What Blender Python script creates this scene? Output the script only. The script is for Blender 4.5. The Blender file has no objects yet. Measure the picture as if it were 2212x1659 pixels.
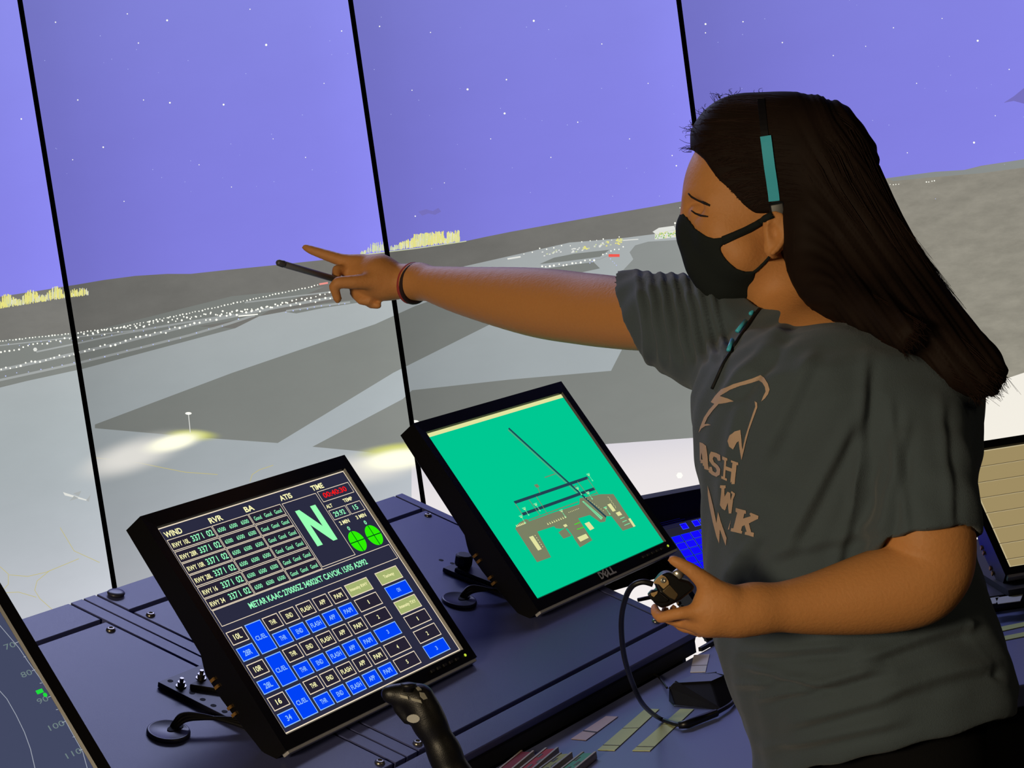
import bpy, bmesh, math, random
import numpy as np
from math import sin, cos, tan, radians, pi, sqrt, atan2, hypot
from mathutils import Vector, Matrix
from mathutils.bvhtree import BVHTree
random.seed(7); rng = np.random.default_rng(7)
SC = bpy.context.scene
COL = SC.collection

# ------------------------------------------------------------------ camera, world, lights, exposure
FPX, PITCH, ROLL = 4073.0, 0.093, -0.139            # focal length in pixels of the 2212-wide frame
CZ = 1.60
RT0 = np.array([1., 0, 0]); UP0 = np.array([0, sin(PITCH), cos(PITCH)]); FW = np.array([0, cos(PITCH), -sin(PITCH)])
RT = cos(ROLL) * RT0 + sin(ROLL) * UP0
UP = -sin(ROLL) * RT0 + cos(ROLL) * UP0
CAM = np.array([0, 0, CZ])
cd = bpy.data.cameras.new('camera'); cam = bpy.data.objects.new('camera', cd); COL.objects.link(cam)
cd.sensor_width = 36.0; cd.lens = FPX / 2212 * 36.0; cd.clip_start = 0.05; cd.clip_end = 50
M = Matrix(((RT[0], UP[0], -FW[0], 0), (RT[1], UP[1], -FW[1], 0), (RT[2], UP[2], -FW[2], CZ), (0, 0, 0, 1)))
cam.matrix_world = M
SC.camera = cam
w = bpy.data.worlds.new('world'); SC.world = w; w.use_nodes = True
w.node_tree.nodes['Background'].inputs[0].default_value = (0.02, 0.02, 0.03, 1)
w.node_tree.nodes['Background'].inputs[1].default_value = 0.3
SC.view_settings.view_transform = 'Standard'; SC.view_settings.look = 'None'
SC.view_settings.exposure = 0.0; SC.view_settings.gamma = 1.0
SC.view_settings.use_curve_mapping = False

def area(name, loc, target, size, power, color):
    l = bpy.data.lights.new(name, 'AREA'); l.energy = power; l.color = color; l.shape = 'RECTANGLE'; l.size, l.size_y = size
    o = bpy.data.objects.new(name, l); COL.objects.link(o); o.location = loc
    o.rotation_euler = (Vector(target) - Vector(loc)).to_track_quat('-Z', 'Y').to_euler()
    return o
area('unseen_warm_light', (-1.7, -0.9, 2.05), (0.5, 2.2, 1.3), (0.7, 0.5), 56.0, (1.0, 0.80, 0.52))  # warm light on the person, no fixture modelled; set low to spare the deck
area('rear_ceiling_lamp_light', (2.6, 0.2, 2.9), (0.8, 2.2, 1.1), (0.6, 0.6), 6.0, (1.0, 0.78, 0.5))

area('added_cool_fill', (-0.5, 4.4, 2.85), (-0.1, 3.0, 0.9), (1.6, 0.4), 24.0, (0.55, 0.60, 1.0))  # added cool fill without a real fixture, turns the desk blue-grey

# ------------------------------------------------------------------ geometry helpers
def ray(x, y): return FW + RT * (x - 1106) / FPX - UP * (y - 829.5) / FPX
def P(x, y, d): return CAM + ray(x, y) * d
def hitp(x, y, P0, n):
    d = ray(x, y); return CAM + d * (((np.asarray(P0) - CAM) @ n) / (d @ n))
def pxm(r, d): return r * d / FPX
def nrm(v): v = np.asarray(v, float); return v / np.linalg.norm(v)

def srgb(c):
    return tuple(((x / 255 / 12.92) if x / 255 <= 0.04045 else ((x / 255 + 0.055) / 1.055) ** 2.4) for x in c)

MATS = {}
def mat(name, color, rough=0.5, metal=0.0, emit=None, strength=1.0, bump=0.0, bscale=200.0, spec=0.5, var=0.0, sheen=0.0, coat=0.0, streak=None):
    if name in MATS: return MATS[name]
    m = bpy.data.materials.new(name); m.use_nodes = True; nt = m.node_tree; b = nt.nodes['Principled BSDF']
    c = srgb(color)
    b.inputs['Base Color'].default_value = (*c, 1); b.inputs['Roughness'].default_value = rough
    b.inputs['Metallic'].default_value = metal; b.inputs['Specular IOR Level'].default_value = spec
    if sheen: b.inputs['Sheen Weight'].default_value = sheen
    if coat: b.inputs['Coat Weight'].default_value = coat
    if emit: b.inputs['Emission Color'].default_value = (*srgb(emit), 1); b.inputs['Emission Strength'].default_value = strength
    tc = nt.nodes.new('ShaderNodeTexCoord')
    mp = nt.nodes.new('ShaderNodeMapping'); nt.links.new(tc.outputs['Object'], mp.inputs[0])
    if streak: mp.inputs['Scale'].default_value = streak
    if bump or var:
        n = nt.nodes.new('ShaderNodeTexNoise'); n.inputs['Scale'].default_value = bscale; n.inputs['Detail'].default_value = 4
        nt.links.new(mp.outputs[0], n.inputs['Vector'])
        if bump:
            bp = nt.nodes.new('ShaderNodeBump'); bp.inputs['Strength'].default_value = bump; bp.inputs['Distance'].default_value = 0.002
            nt.links.new(n.outputs['Fac'], bp.inputs['Height']); nt.links.new(bp.outputs[0], b.inputs['Normal'])
        if var:
            r = nt.nodes.new('ShaderNodeMapRange'); r.inputs[3].default_value = 1 - var; r.inputs[4].default_value = 1 + var
            nt.links.new(n.outputs['Fac'], r.inputs[0])
            mx = nt.nodes.new('ShaderNodeVectorMath'); mx.operation = 'SCALE'; mx.inputs[0].default_value = c
            nt.links.new(r.outputs[0], mx.inputs['Scale']); nt.links.new(mx.outputs[0], b.inputs['Base Color'])
    MATS[name] = m; return m

def glowmat(name, color, strength=1.0):
    if name in MATS: return MATS[name]
    m = bpy.data.materials.new(name); m.use_nodes = True; nt = m.node_tree
    for n in list(nt.nodes): nt.nodes.remove(n)
    e = nt.nodes.new('ShaderNodeEmission'); o = nt.nodes.new('ShaderNodeOutputMaterial')
    e.inputs[0].default_value = (*srgb(color), 1); e.inputs[1].default_value = strength
    nt.links.new(e.outputs[0], o.inputs[0]); MATS[name] = m; return m

class MB:
    """collects geometry with several materials into one mesh"""
    def __init__(s): s.v = []; s.f = []; s.mi = []; s.uv = []; s.mats = []
    def m(s, material):
        if material not in s.mats: s.mats.append(material)
        return s.mats.index(material)
    def face(s, pts, material, uvs=None):
        b = len(s.v); s.v += [tuple(p) for p in pts]; s.f.append(tuple(range(b, b + len(pts)))); s.mi.append(s.m(material))
        s.uv.append(uvs if uvs else [(0, 0)] * len(pts))
    def add(s, V, F, material):
        b = len(s.v); s.v += [tuple(p) for p in V]; k = s.m(material)
        for f in F: s.f.append(tuple(i + b for i in f)); s.mi.append(k); s.uv.append([(0, 0)] * len(f))
    def box(s, c, ax, half, material):
        c = np.asarray(c); X, Y, Z = [np.asarray(a) * h for a, h in zip(ax, half)]
        V = [c + X * i + Y * j + Z * k for i in (-1, 1) for j in (-1, 1) for k in (-1, 1)]
        s.add(V, [(0, 1, 3, 2), (4, 6, 7, 5), (0, 4, 5, 1), (2, 3, 7, 6), (0, 2, 6, 4), (1, 5, 7, 3)], material)
    def prism(s, pts, ext, material):
        n = len(pts); ext = np.asarray(ext); V = [np.asarray(p) for p in pts] + [np.asarray(p) + ext for p in pts]
        s.add(V, [tuple(range(n))[::-1], tuple(range(n, 2 * n))] + [(i, (i + 1) % n, n + (i + 1) % n, n + i) for i in range(n)], material)
    def tube(s, pts, r, material, n=10, cap=True, smooth=3):
        pts = [np.asarray(p, float) for p in pts]
        if smooth and len(pts) > 2: pts, rr = spline(pts, r if hasattr(r, '__len__') else [r] * len(pts), smooth)
        else: rr = list(r) if hasattr(r, '__len__') else [r] * len(pts)
        T = [nrm(pts[min(i + 1, len(pts) - 1)] - pts[max(i - 1, 0)]) for i in range(len(pts))]
        a = np.array([0, 0, 1.]) if abs(T[0][2]) < 0.9 else np.array([1., 0, 0])
        N = nrm(np.cross(T[0], a)); V = []
        for p, t, q in zip(pts, T, rr):
            N = nrm(N - t * (N @ t)); B = np.cross(t, N)
            V += [p + (N * cos(2 * pi * k / n) + B * sin(2 * pi * k / n)) * q for k in range(n)]
        F = [(i * n + k, i * n + (k + 1) % n, (i + 1) * n + (k + 1) % n, (i + 1) * n + k) for i in range(len(pts) - 1) for k in range(n)]
        if cap: F += [tuple(range(n))[::-1], tuple((len(pts) - 1) * n + k for k in range(n))]
        s.add(V, F, material)
    def lathe(s, c, ax, prof, material, n=28):
        c = np.asarray(c); Z = nrm(ax); X = nrm(np.cross(Z, [0.3, 0.9, 0.1])); Y = np.cross(Z, X); V = []
        for (r, h) in prof: V += [c + Z * h + (X * cos(2 * pi * k / n) + Y * sin(2 * pi * k / n)) * r for k in range(n)]
        L = len(prof)
        F = [(i * n + k, i * n + (k + 1) % n, (i + 1) * n + (k + 1) % n, (i + 1) * n + k) for i in range(L - 1) for k in range(n)]
        F += [tuple(range(n))[::-1], tuple((L - 1) * n + k for k in range(n))]
        s.add(V, F, material)
    def build(s, name, parent=None, smooth=False, bevel=0.0, uvname='UVMap', seg=2, fixn=True):
        me = bpy.data.meshes.new(name); me.from_pydata(s.v, [], s.f); me.update()
        for q in s.mats: me.materials.append(q)
        me.polygons.foreach_set('material_index', s.mi)
        ul = me.uv_layers.new(name=uvname); flat = [c for u in s.uv for p in u for c in p]
        ul.data.foreach_set('uv', flat)
        if fixn:
            bm = bmesh.new(); bm.from_mesh(me); bmesh.ops.recalc_face_normals(bm, faces=bm.faces[:]); bm.to_mesh(me); bm.free()
        if smooth: me.shade_smooth()
        o = bpy.data.objects.new(name, me); COL.objects.link(o)
        if parent is not None: o.parent = parent; o.matrix_parent_inverse = parent.matrix_world.inverted()
        if bevel:
            md = o.modifiers.new('bevel', 'BEVEL'); md.width = bevel; md.segments = seg; md.limit_method = 'ANGLE'; md.angle_limit = radians(35)
            for p in me.polygons: p.use_smooth = True
            wn = o.modifiers.new('wn', 'WEIGHTED_NORMAL'); wn.keep_sharp = True
        return o

def spline(pts, rr, k):
    out, ro = [], []
    n = len(pts)
    for i in range(n - 1):
        p0, p1, p2, p3 = pts[max(i - 1, 0)], pts[i], pts[i + 1], pts[min(i + 2, n - 1)]
        for j in range(k):
            t = j / k
            out.append(0.5 * ((2 * p1) + (-p0 + p2) * t + (2 * p0 - 5 * p1 + 4 * p2 - p3) * t * t + (-p0 + 3 * p1 - 3 * p2 + p3) * t ** 3))
            r0, r1_, r2_, r3_ = rr[max(i - 1, 0)], rr[i], rr[i + 1], rr[min(i + 2, n - 1)]
            ro.append(0.5 * ((2 * r1_) + (-r0 + r2_) * t + (2 * r0 - 5 * r1_ + 4 * r2_ - r3_) * t * t + (-r0 + 3 * r1_ - 3 * r2_ + r3_) * t ** 3))
    out.append(pts[-1]); ro.append(rr[-1]); return out, ro

def tag(o, label=None, cat=None, group=None, kind=None):
    if label: o['label'] = label
    if cat: o['category'] = cat
    if group: o['group'] = group
    if kind: o['kind'] = kind
    return o
def thing(name, loc, label, cat, group=None):
    o = bpy.data.objects.new(name, None); COL.objects.link(o); o.location = loc; o.empty_display_size = 0.05
    o.matrix_world = Matrix.Translation(Vector(loc))
    return tag(o, label, cat, group)

TXT = {}
def text_mesh(s, bold=0.0):
    """unit-height glyph outlines of the built-in font, laid in a plane"""
    k = (s, bold)
    if k in TXT: return TXT[k]
    c = bpy.data.curves.new('t', 'FONT'); c.body = s; c.size = 1.0; c.offset = bold; c.resolution_u = 3
    o = bpy.data.objects.new('t', c); COL.objects.link(o)
    dg = bpy.context.evaluated_depsgraph_get(); me = bpy.data.meshes.new_from_object(o.evaluated_get(dg))
    V = np.array([v.co[:2] for v in me.vertices]); F = [tuple(p.vertices) for p in me.polygons]
    bpy.data.objects.remove(o); bpy.data.curves.remove(c); bpy.data.meshes.remove(me)
    lo, hi = V.min(0), V.max(0); V = (V - lo) / (hi - lo)
    TXT[k] = (V, F); return TXT[k]

# ------------------------------------------------------------------ the room
dark = mat('dark_wall_paint', (26, 26, 30), 0.9, bump=0.1, bscale=60)
carpet = mat('dark_carpet', (30, 31, 38), 0.95, bump=0.6, bscale=500)
def slab(name, c, half, m):
    b = MB(); b.box(c, np.eye(3), half, m); return tag(b.build(name), kind='structure')
slab('floor', (0.5, 2.0, -0.05), (5.5, 5.0, 0.05), carpet)
slab('ceiling', (0.5, 2.0, 3.05), (5.5, 5.0, 0.05), dark)
slab('wall_left', (-4.95, 2.0, 1.5), (0.05, 5.0, 1.5), dark)
slab('wall_right', (5.95, 2.0, 1.5), (0.05, 5.0, 1.5), dark)
slab('wall_front', (0.5, 6.95, 1.5), (5.4, 0.05, 1.5), dark)
slab('wall_back', (0.5, -2.95, 1.5), (5.4, 0.05, 1.5), dark)

# ------------------------------------------------------------------ display wall: flat upright screens on an arc
def az(x, y): d = ray(x, y); return atan2(d[0], d[1])
RAD = 5.0
a1 = (az(42, 0) + az(250, 1280)) / 2; a2 = (az(758, 0) + az(912, 1075)) / 2; a3 = (az(1466, 0) + az(1500, 265)) / 2
AZ = [a1 - (a2 - a1) * 1.05, a1, a2, a3, a3 + (a2 - a1) * 1.2]
Z0, Z1 = 0.03, 2.78

def dispmat(name, stops, gain=True, noise=0.0, nscale=8.0, bright=1.0):
    """picture colour on a lit screen; stops = [(height fraction, rgb)]; every screen is dimmer at one side, as in the photo"""
    if name in MATS: return MATS[name]
    m = bpy.data.materials.new(name); m.use_nodes = True; nt = m.node_tree
    for n in list(nt.nodes): nt.nodes.remove(n)
    N = nt.nodes.new; L = nt.links.new
    e = N('ShaderNodeEmission'); o = N('ShaderNodeOutputMaterial'); L(e.outputs[0], o.inputs[0])
    uv = N('ShaderNodeUVMap'); uv.uv_map = 'UVMap'; sp = N('ShaderNodeSeparateXYZ'); L(uv.outputs[0], sp.inputs[0])
    r = N('ShaderNodeValToRGB'); L(sp.outputs['Y'], r.inputs[0]); cr = r.color_ramp; cr.interpolation = 'B_SPLINE' if len(stops) > 2 else 'LINEAR'
    while len(cr.elements) < len(stops): cr.elements.new(0.5)
    for el, (p, c) in zip(cr.elements, sorted(stops)): el.position = p; el.color = (*srgb(c), 1)
    g = N('ShaderNodeValToRGB'); L(sp.outputs['X'], g.inputs[0]); gr = g.color_ramp; gr.interpolation = 'B_SPLINE'
    G = [(0, .74), (.12, .80), (.35, .95), (.6, 1.0), (.85, 1.04), (1, 1.18)] if gain else [(0, 1), (1, 1)]
    while len(gr.elements) < len(G): gr.elements.new(0.5)
    for el, (p, v) in zip(gr.elements, G): el.position = p; el.color = (v / 1.3, v / 1.3, v / 1.3, 1)
    mx = N('ShaderNodeMix'); mx.data_type = 'RGBA'; mx.blend_type = 'MULTIPLY'; mx.inputs[0].default_value = 1
    L(r.outputs[0], mx.inputs[6]); L(g.outputs[0], mx.inputs[7]); out = mx.outputs[2]
    if noise:
        tc = N('ShaderNodeMapping'); L(uv.outputs[0], tc.inputs[0]); tc.inputs['Scale'].default_value = (1, 6, 1)
        nz = N('ShaderNodeTexNoise'); nz.inputs['Scale'].default_value = nscale; nz.inputs['Detail'].default_value = 6; nz.inputs['Roughness'].default_value = .65; L(tc.outputs[0], nz.inputs['Vector'])
        mr = N('ShaderNodeMapRange'); mr.inputs[1].default_value = .3; mr.inputs[2].default_value = .7; mr.inputs[3].default_value = 1 - noise; mr.inputs[4].default_value = 1 + noise; L(nz.outputs['Fac'], mr.inputs[0])
        sc = N('ShaderNodeVectorMath'); sc.operation = 'SCALE'; L(out, sc.inputs[0]); L(mr.outputs[0], sc.inputs['Scale']); out = sc.outputs[0]
    L(out, e.inputs[0]); e.inputs[1].default_value = 1.3 * bright; MATS[name] = m; return m

def spotmat(name, color, strength=1.0):
    m = bpy.data.materials.new(name); m.use_nodes = True; nt = m.node_tree
    for n in list(nt.nodes): nt.nodes.remove(n)
    N = nt.nodes.new; L = nt.links.new
    uv = N('ShaderNodeUVMap'); uv.uv_map = 'UVMap'
    ln = N('ShaderNodeVectorMath'); ln.operation = 'LENGTH'; L(uv.outputs[0], ln.inputs[0])
    mr = N('ShaderNodeMapRange'); mr.interpolation_type = 'SMOOTHERSTEP'; mr.inputs[1].default_value = 1; mr.inputs[2].default_value = 0.1; L(ln.outputs['Value'], mr.inputs[0])
    t = N('ShaderNodeBsdfTransparent'); e = N('ShaderNodeEmission'); e.inputs[0].default_value = (*srgb(color), 1); e.inputs[1].default_value = strength
    ms = N('ShaderNodeMixShader'); L(mr.outputs[0], ms.inputs[0]); L(t.outputs[0], ms.inputs[1]); L(e.outputs[0], ms.inputs[2])
    o = N('ShaderNodeOutputMaterial'); L(ms.outputs[0], o.inputs[0]); return m

SKY = dispmat('sky_picture', [(0.45, (138, 136, 234)), (0.62, (128, 124, 224)), (0.86, (134, 136, 222)), (1.0, (136, 140, 220))], noise=.015, nscale=3)
HILL = dispmat('far_hills_picture', [(0.3, (118, 117, 112)), (0.6, (116, 115, 111))], noise=.09, nscale=5)
SCRUB = dispmat('scrubland_picture', [(0.3, (150, 146, 132)), (0.6, (138, 134, 124))], gain=False, noise=.14, nscale=14)
FIELD = dispmat('dark_field_picture', [(0.3, (132, 135, 131)), (0.6, (122, 126, 122))], noise=.035, nscale=3)
FIELD2 = dispmat('mid_field_picture', [(0.3, (142, 146, 144)), (0.6, (136, 140, 138))], noise=.03, nscale=3)
APRON = dispmat('pale_apron_picture', [(0.18, (206, 206, 214)), (0.26, (190, 194, 202)), (0.36, (164, 172, 176)), (0.46, (164, 172, 174)), (0.56, (170, 174, 174))], noise=.03, nscale=3)
WHITE = dispmat('bright_ground_picture', [(0.20, (246, 240, 238)), (0.30, (236, 230, 230)), (0.345, (208, 206, 218)), (0.36, (200, 200, 212))], gain=False)
WHITE2 = dispmat('bright_ground_warm_picture', [(0.2, (246, 240, 228)), (0.6, (236, 234, 224))], gain=False)
TAXI = dispmat('taxiway_picture', [(0.3, (164, 168, 168)), (0.6, (156, 160, 158))])
DOT = glowmat('runway_light_picture', (252, 252, 240), 1.1)
DOTB = glowmat('blue_light_picture', (190, 200, 255)); CITY = glowmat('city_yellow_picture', (232, 226, 130)); CITY2 = glowmat('city_pale_picture', (206, 214, 170))
CITY3 = glowmat('city_green_picture', (140, 190, 110)); REDP = glowmat('red_light_picture', (240, 90, 80)); PINKP = glowmat('pink_strip_picture', (238, 150, 140))
YEL = glowmat('taxi_line_picture', (196, 186, 120)); BLD = glowmat('building_picture', (225, 226, 220)); PALE = glowmat('pale_line_picture', (216, 222, 240)); CLOUD = glowmat('cloud_picture', (118, 112, 190))
GLOWM = spotmat('floodlight_picture', (255, 253, 225), 1.15); GLOWY = spotmat('floodlight_edge_picture', (206, 210, 110), 1.0)

PICT = []      # (pixel polygon, material, layer)
def pic(pts, m, layer=1): PICT.append((pts, m, layer, None))
def line(pts, wpx, m, layer):
    for (x0, y0), (x1, y1) in zip(pts[:-1], pts[1:]):
        L = hypot(x1 - x0, y1 - y0) or 1; nx, ny = -(y1 - y0) / L * wpx / 2, (x1 - x0) / L * wpx / 2
        ex, ey = (x1 - x0) / L * .4, (y1 - y0) / L * .4
        pic([(x0 + nx - ex, y0 + ny - ey), (x1 + nx + ex, y1 + ny + ey), (x1 - nx + ex, y1 - ny + ey), (x0 - nx - ex, y0 - ny - ey)], m, layer)
def dot(x, y, r, m, layer=8): pic([(x + r * cos(k * pi / 3), y + r * sin(k * pi / 3)) for k in range(6)], m, layer)
def dots(pts, step, r, m, jit=1.0, layer=8, both=False):
    for (x0, y0), (x1, y1) in zip(pts[:-1], pts[1:]):
        L = hypot(x1 - x0, y1 - y0); n = max(1, int(L / step))
        for i in range(n):
            t = (i + .5 + random.uniform(-.15, .15)) / n
            dot(x0 + (x1 - x0) * t, y0 + (y1 - y0) * t + random.uniform(-jit, jit), r * random.uniform(.75, 1.2), m, layer)
z8 = lambda *p: [(x / 2.9105, 560 + y / 2.9105) for x, y in p]
z9 = lambda *p: [(760 + x / 2.9105, 420 + y / 2.9105) for x, y in p]
HZ = [(-1200, 800), (0, 641), (51, 633), (103, 625), (144, 618), (165, 615), (223, 605), (292, 596), (361, 591.6), (412, 591.6), (481, 584), (584, 573.7), (687, 562.7), (801, 549), (842, 543.7), (897, 537), (1007, 520.7), (1052, 511), (1103, 500.7), (1207, 481.8), (1310, 463.5), (1413, 445.8), (1488, 432)]
pic(HZ + [(1560, 428), (1560, 2600), (-1200, 2600)], HILL, 1)
pic([(1560, 428), (1700, 408), (1910, 386), (1950, 381), (2020, 372), (2080, 368), (2120, 358), (2212, 344), (2900, 240), (2900, 2600), (1560, 2600)], SCRUB, 1)
pic([(1915, 385), (2020, 371), (2085, 367), (2125, 358), (2212, 344), (2300, 330), (2300, 350), (2212, 362), (2120, 374), (2000, 384), (1930, 391)], FIELD2, 2)
pic([(-1200, 1020), (0, 837), (58, 823), (182, 796), (508, 709), (560, 683), (620, 672), (760, 655), (1004, 575), (1124, 548), (1230, 524), (1340, 515), (1490, 496), (1600, 480), (1600, 2600), (-1200, 2600)], APRON, 2)
pic([(-600, 880), (0, 740), (0, 836), (58, 823), (182, 796), (508, 709), (430, 705), (560, 683), (600, 660), (700, 620), (500, 640), (200, 715), (0, 735)], FIELD, 2)
pic([(618, 674), (640, 668), (700, 655), (760, 648), (800, 650), (700, 665), (640, 677)], FIELD, 3)
D1 = [(205, 917), (500, 806), (811, 700), (897, 661), (1000, 625), (1160, 640), (1095, 703), (1060, 700), (850, 805), (600, 957), (445, 946), (205, 925)]
pic(D1, FIELD, 3)
pic([(675, 965), (870, 862), (890, 843), (1100, 820), (1320, 801), (1345, 752), (1560, 720), (1560, 941), (1500, 946), (1315, 959), (1180, 972), (890, 987), (780, 975)], FIELD, 3)
pic([(889, 985), (1180, 971), (1315, 958.5), (1500, 945.5), (1700, 925), (1700, 2600), (889, 2600)], WHITE, 3)
pic([(1850, 890), (2060, 856), (2212, 805), (2900, 650), (2900, 2600), (1850, 2600)], WHITE2, 2)
pic(z9((1180, 438), (1270, 398), (1400, 372), (1620, 348), (1560, 392), (1350, 420)), FIELD, 3)
pic(z9((1190, 470), (1400, 440), (1520, 425), (1560, 465), (1400, 500), (1190, 520)), FIELD, 3)
pic([(1372, 530), (1400, 522), (1482, 517), (1560, 510), (1560, 700), (1340, 700), (1340, 590), (1368, 560), (1360, 545)], FIELD2, 3)
pic([(1240, 600), (1335, 585), (1342, 590), (1240, 618)], APRON, 4)
# taxiways and runways
for q, wd in ((z8((-20, 764), (480, 655), (870, 560), (1190, 478), (1440, 405), (1600, 352)), 5), (z8((-20, 700), (240, 645), (480, 590), (740, 530), (1210, 410), (1750, 300), (2100, 240)), 6),
              (z8((230, 582), (480, 530), (760, 470), (1100, 410), (1470, 350)), 3.4), (z8((-20, 545), (470, 490), (870, 445), (1470, 345)), 2.6), (z8((1540, 272), (1800, 240), (2080, 205)), 3), (z8((1800, 325), (2000, 295), (2200, 270)), 4)):
    line(q, wd, TAXI, 4)
dots(z8((-10, 517), (480, 463), (750, 430), (1100, 358), (1540, 262), (2010, 160)), 7, 1.7, DOT, .8)
dots(z8((-10, 582), (250, 535), (480, 487), (600, 460), (950, 405), (1280, 355), (1470, 335), (1700, 300), (2090, 208)), 10, 2.0, DOT, 3)
dots(z8((-10, 692), (240, 640), (480, 590), (740, 525), (930, 480), (1210, 410), (1470, 345), (1750, 290), (2090, 245)), 10.5, 2.3, DOT, 4)
dots(z8((560, 480), (1000, 390), (1470, 330), (1700, 310)), 14, 2.0, DOT, 5)
dots(z8((0, 735), (430, 660), (620, 625), (920, 545), (1190, 478), (1450, 400), (1560, 350)), 24, 1.3, DOTB, 2)
dots(z8((20, 540), (480, 510), (870, 450), (1100, 420)), 22, 1.2, DOTB, 3)
dots(z8((1780, 335), (2000, 298), (2200, 275)), 14, 1.3, DOTB, 1)
line(z8((1500, 358), (1620, 346)), 2.4, DOT, 6)
line([(690, 614), (708, 611)], 4, PINKP, 7)
dot(76, 755, 4.5, BLD, 7)
line(z9((1180, 460), (1560, 408), (1640, 370)), 1.6, TAXI, 5)
dots(z9((1180, 460), (1340, 438), (1540, 408)), 9, 2.1, DOT, 2.5); dots(z9((1570, 380), (1640, 350), (1720, 335)), 8, 1.6, DOT, 3)
dots(z9((1620, 400), (1670, 455)), 6, 1.2, DOTB, 1); dots(z9((1530, 405), (1490, 440)), 6, 1.2, DOTB, 1)
line([(1315, 552), (1338, 552)], 6, REDP, 8); dots(z9((1060, 372), (1200, 340), (1350, 320), (1470, 300), (1700, 272)), 14, 1.4, DOT, 3)
# terminal buildings and the distant city
for cx, cy, ww, hh, mm in ((1190, 545, 40, 9, BLD), (1245, 539, 30, 8, BLD), (1265, 534, 14, 7, CITY), (1290, 529, 26, 8, BLD), (1322, 524, 34, 10, CITY), (1337, 519, 12, 8, CITY)):
    for k in range(12):
        x = cx + random.uniform(-ww / 2, ww / 2); y = cy - (x - cx) * .13 + random.uniform(-hh / 2, hh / 2)
        pic([(x, y), (x + 3.5, y - .5), (x + 3.5, y + 2), (x, y + 2.4)], mm if random.random() < .7 else CITY2, 7)
line(z9((980, 405), (1060, 392)), 3.5, BLD, 6); line(z9((1690, 290), (1800, 282)), 2, BLD, 6)
pic(z9((1890, 235), (1930, 210), (2025, 197), (2035, 222), (1905, 245)), BLD, 6); pic(z9((1905, 243), (2045, 222), (2048, 268), (1905, 283)), BLD, 6)
for k in range(60):
    x, y = random.uniform(1910, 2040), random.uniform(232, 272); X, Y = z9((x, y - (x - 1975) * .13))[0]
    dot(X, Y, 1.5, random.choice((CITY, CITY3, CITY3, CITY2)), 7)
for a_, b_ in (((2032, 235), (2032, 180)), ((2052, 230), (2052, 165))): line(z9(a_, b_), .9, BLD, 7); dot(*z9(b_)[0], 2.2, DOT)
dots([(1466, 449), (1490, 446)], 5, 1.2, DOT); dots([(1908, 400), (1945, 398)], 6, 1.1, DOT, 1); dots([(1998, 393), (2022, 391)], 5, 1.3, DOT, 1)
def city(x0, x1, hf, slope_y, n, m):
    for k in range(n):
        x = random.uniform(x0, x1); b = slope_y(x); h = hf(x) * random.uniform(.35, 1); wd = random.uniform(1.0, 2.4)
        y0 = b - h * random.uniform(0, .4); pic([(x, y0), (x + wd, y0 - .2), (x + wd, b - h), (x, b - h)], m if random.random() < .6 else (CITY2 if random.random() < .6 else BLD), 6)
base = lambda x: 550 - (x - 780) * .128
city(778, 836, lambda x: 24 if 790 < x < 835 else 9, base, 60, CITY2)
city(842, 866, lambda x: 12, base, 34, CITY2); city(862, 905, lambda x: 16 + (x - 862) * .25, base, 100, CITY); city(892, 958, lambda x: 30, base, 230, CITY); city(958, 966, lambda x: 14, base, 20, CITY); city(964, 992, lambda x: 27, base, 110, CITY)
line([(770, 552), (842, 543.5), (905, 536), (1007, 521)], 1.8, CITY2, 6)
city(-10, 148, lambda x: 24 + 8 * sin(x * .12), lambda x: 667 - x * .16, 330, CITY); city(152, 190, lambda x: 19, lambda x: 643 - (x - 152) * .12, 60, CITY)
# lamps, glows, stars, an airliner
def spot(cx, cy, rx, ry, m, layer, rot=-12):
    c, s_ = cos(radians(rot)), sin(radians(rot)); pts = []
    for k in range(32): a, b = rx * cos(k * pi / 16), ry * sin(k * pi / 16); pts.append((cx + a * c - b * s_, cy + a * s_ + b * c))
    PICT.append((pts, m, layer, (cx, cy, rx, ry, c, s_)))
TAIL = spotmat('floodlight_spill_picture', (222, 220, 214), 1.0)
spot(285, 985, 165, 50, TAIL, 8, -18); spot(800, 1010, 190, 50, TAIL, 8, -10)
spot(415, 940, 75, 17, GLOWY, 9, 2); spot(850, 972, 105, 20, GLOWY, 9, -8)
spot(374, 956, 90, 26, GLOWM, 10, -13); spot(378, 954, 62, 19, GLOWM, 11, -13); spot(862, 992, 120, 34, GLOWM, 10, -8); spot(858, 990, 85, 24, GLOWM, 11, -8)
line([(407, 893), (411, 934)], 1.6, BLD, 12); pic([(400 + 7 * (1 + cos(k)), 893 + 3 * sin(k)) for k in np.arange(0, 6.28, .6)], DOT, 13)
pic([(896 + 9 * cos(k), 911 + 3.5 * sin(k)) for k in np.arange(0, 6.28, .6)], DOT, 13); dot(1468, 1027, 7, DOT, 13)
pic([(136, 1063), (190, 1080), (192, 1083), (140, 1070)], BLD, 6); pic([(186, 1081), (196, 1068), (192, 1084)], TAXI, 7); pic([(160, 1071), (150, 1082), (170, 1076)], TAXI, 7); pic([(158, 1066), (176, 1060), (170, 1072)], TAXI, 7)
for q in ([(200, 988), (300, 1000), (400, 1020), (470, 1025)], [(540, 1040), (545, 1025), (560, 1015), (590, 1005)], [(0, 1224), (18, 1240), (18, 1262), (5, 1276)], [(20, 1242), (60, 1245), (100, 1236), (170, 1207)], [(108, 1232), (80, 1255), (75, 1275), (86, 1293), (120, 1323)], [(0, 1281), (40, 1279), (78, 1290)], [(130, 1140), (160, 1190), (215, 1215)]):
    line(q, 1.2, YEL, 5)
for k in range(3):      # faint cloud scraps
    pass
pic([(903, 457), (920, 452), (935, 456), (947, 449), (953, 457), (940, 464), (925, 461), (912, 466)], CLOUD, 4)
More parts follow.
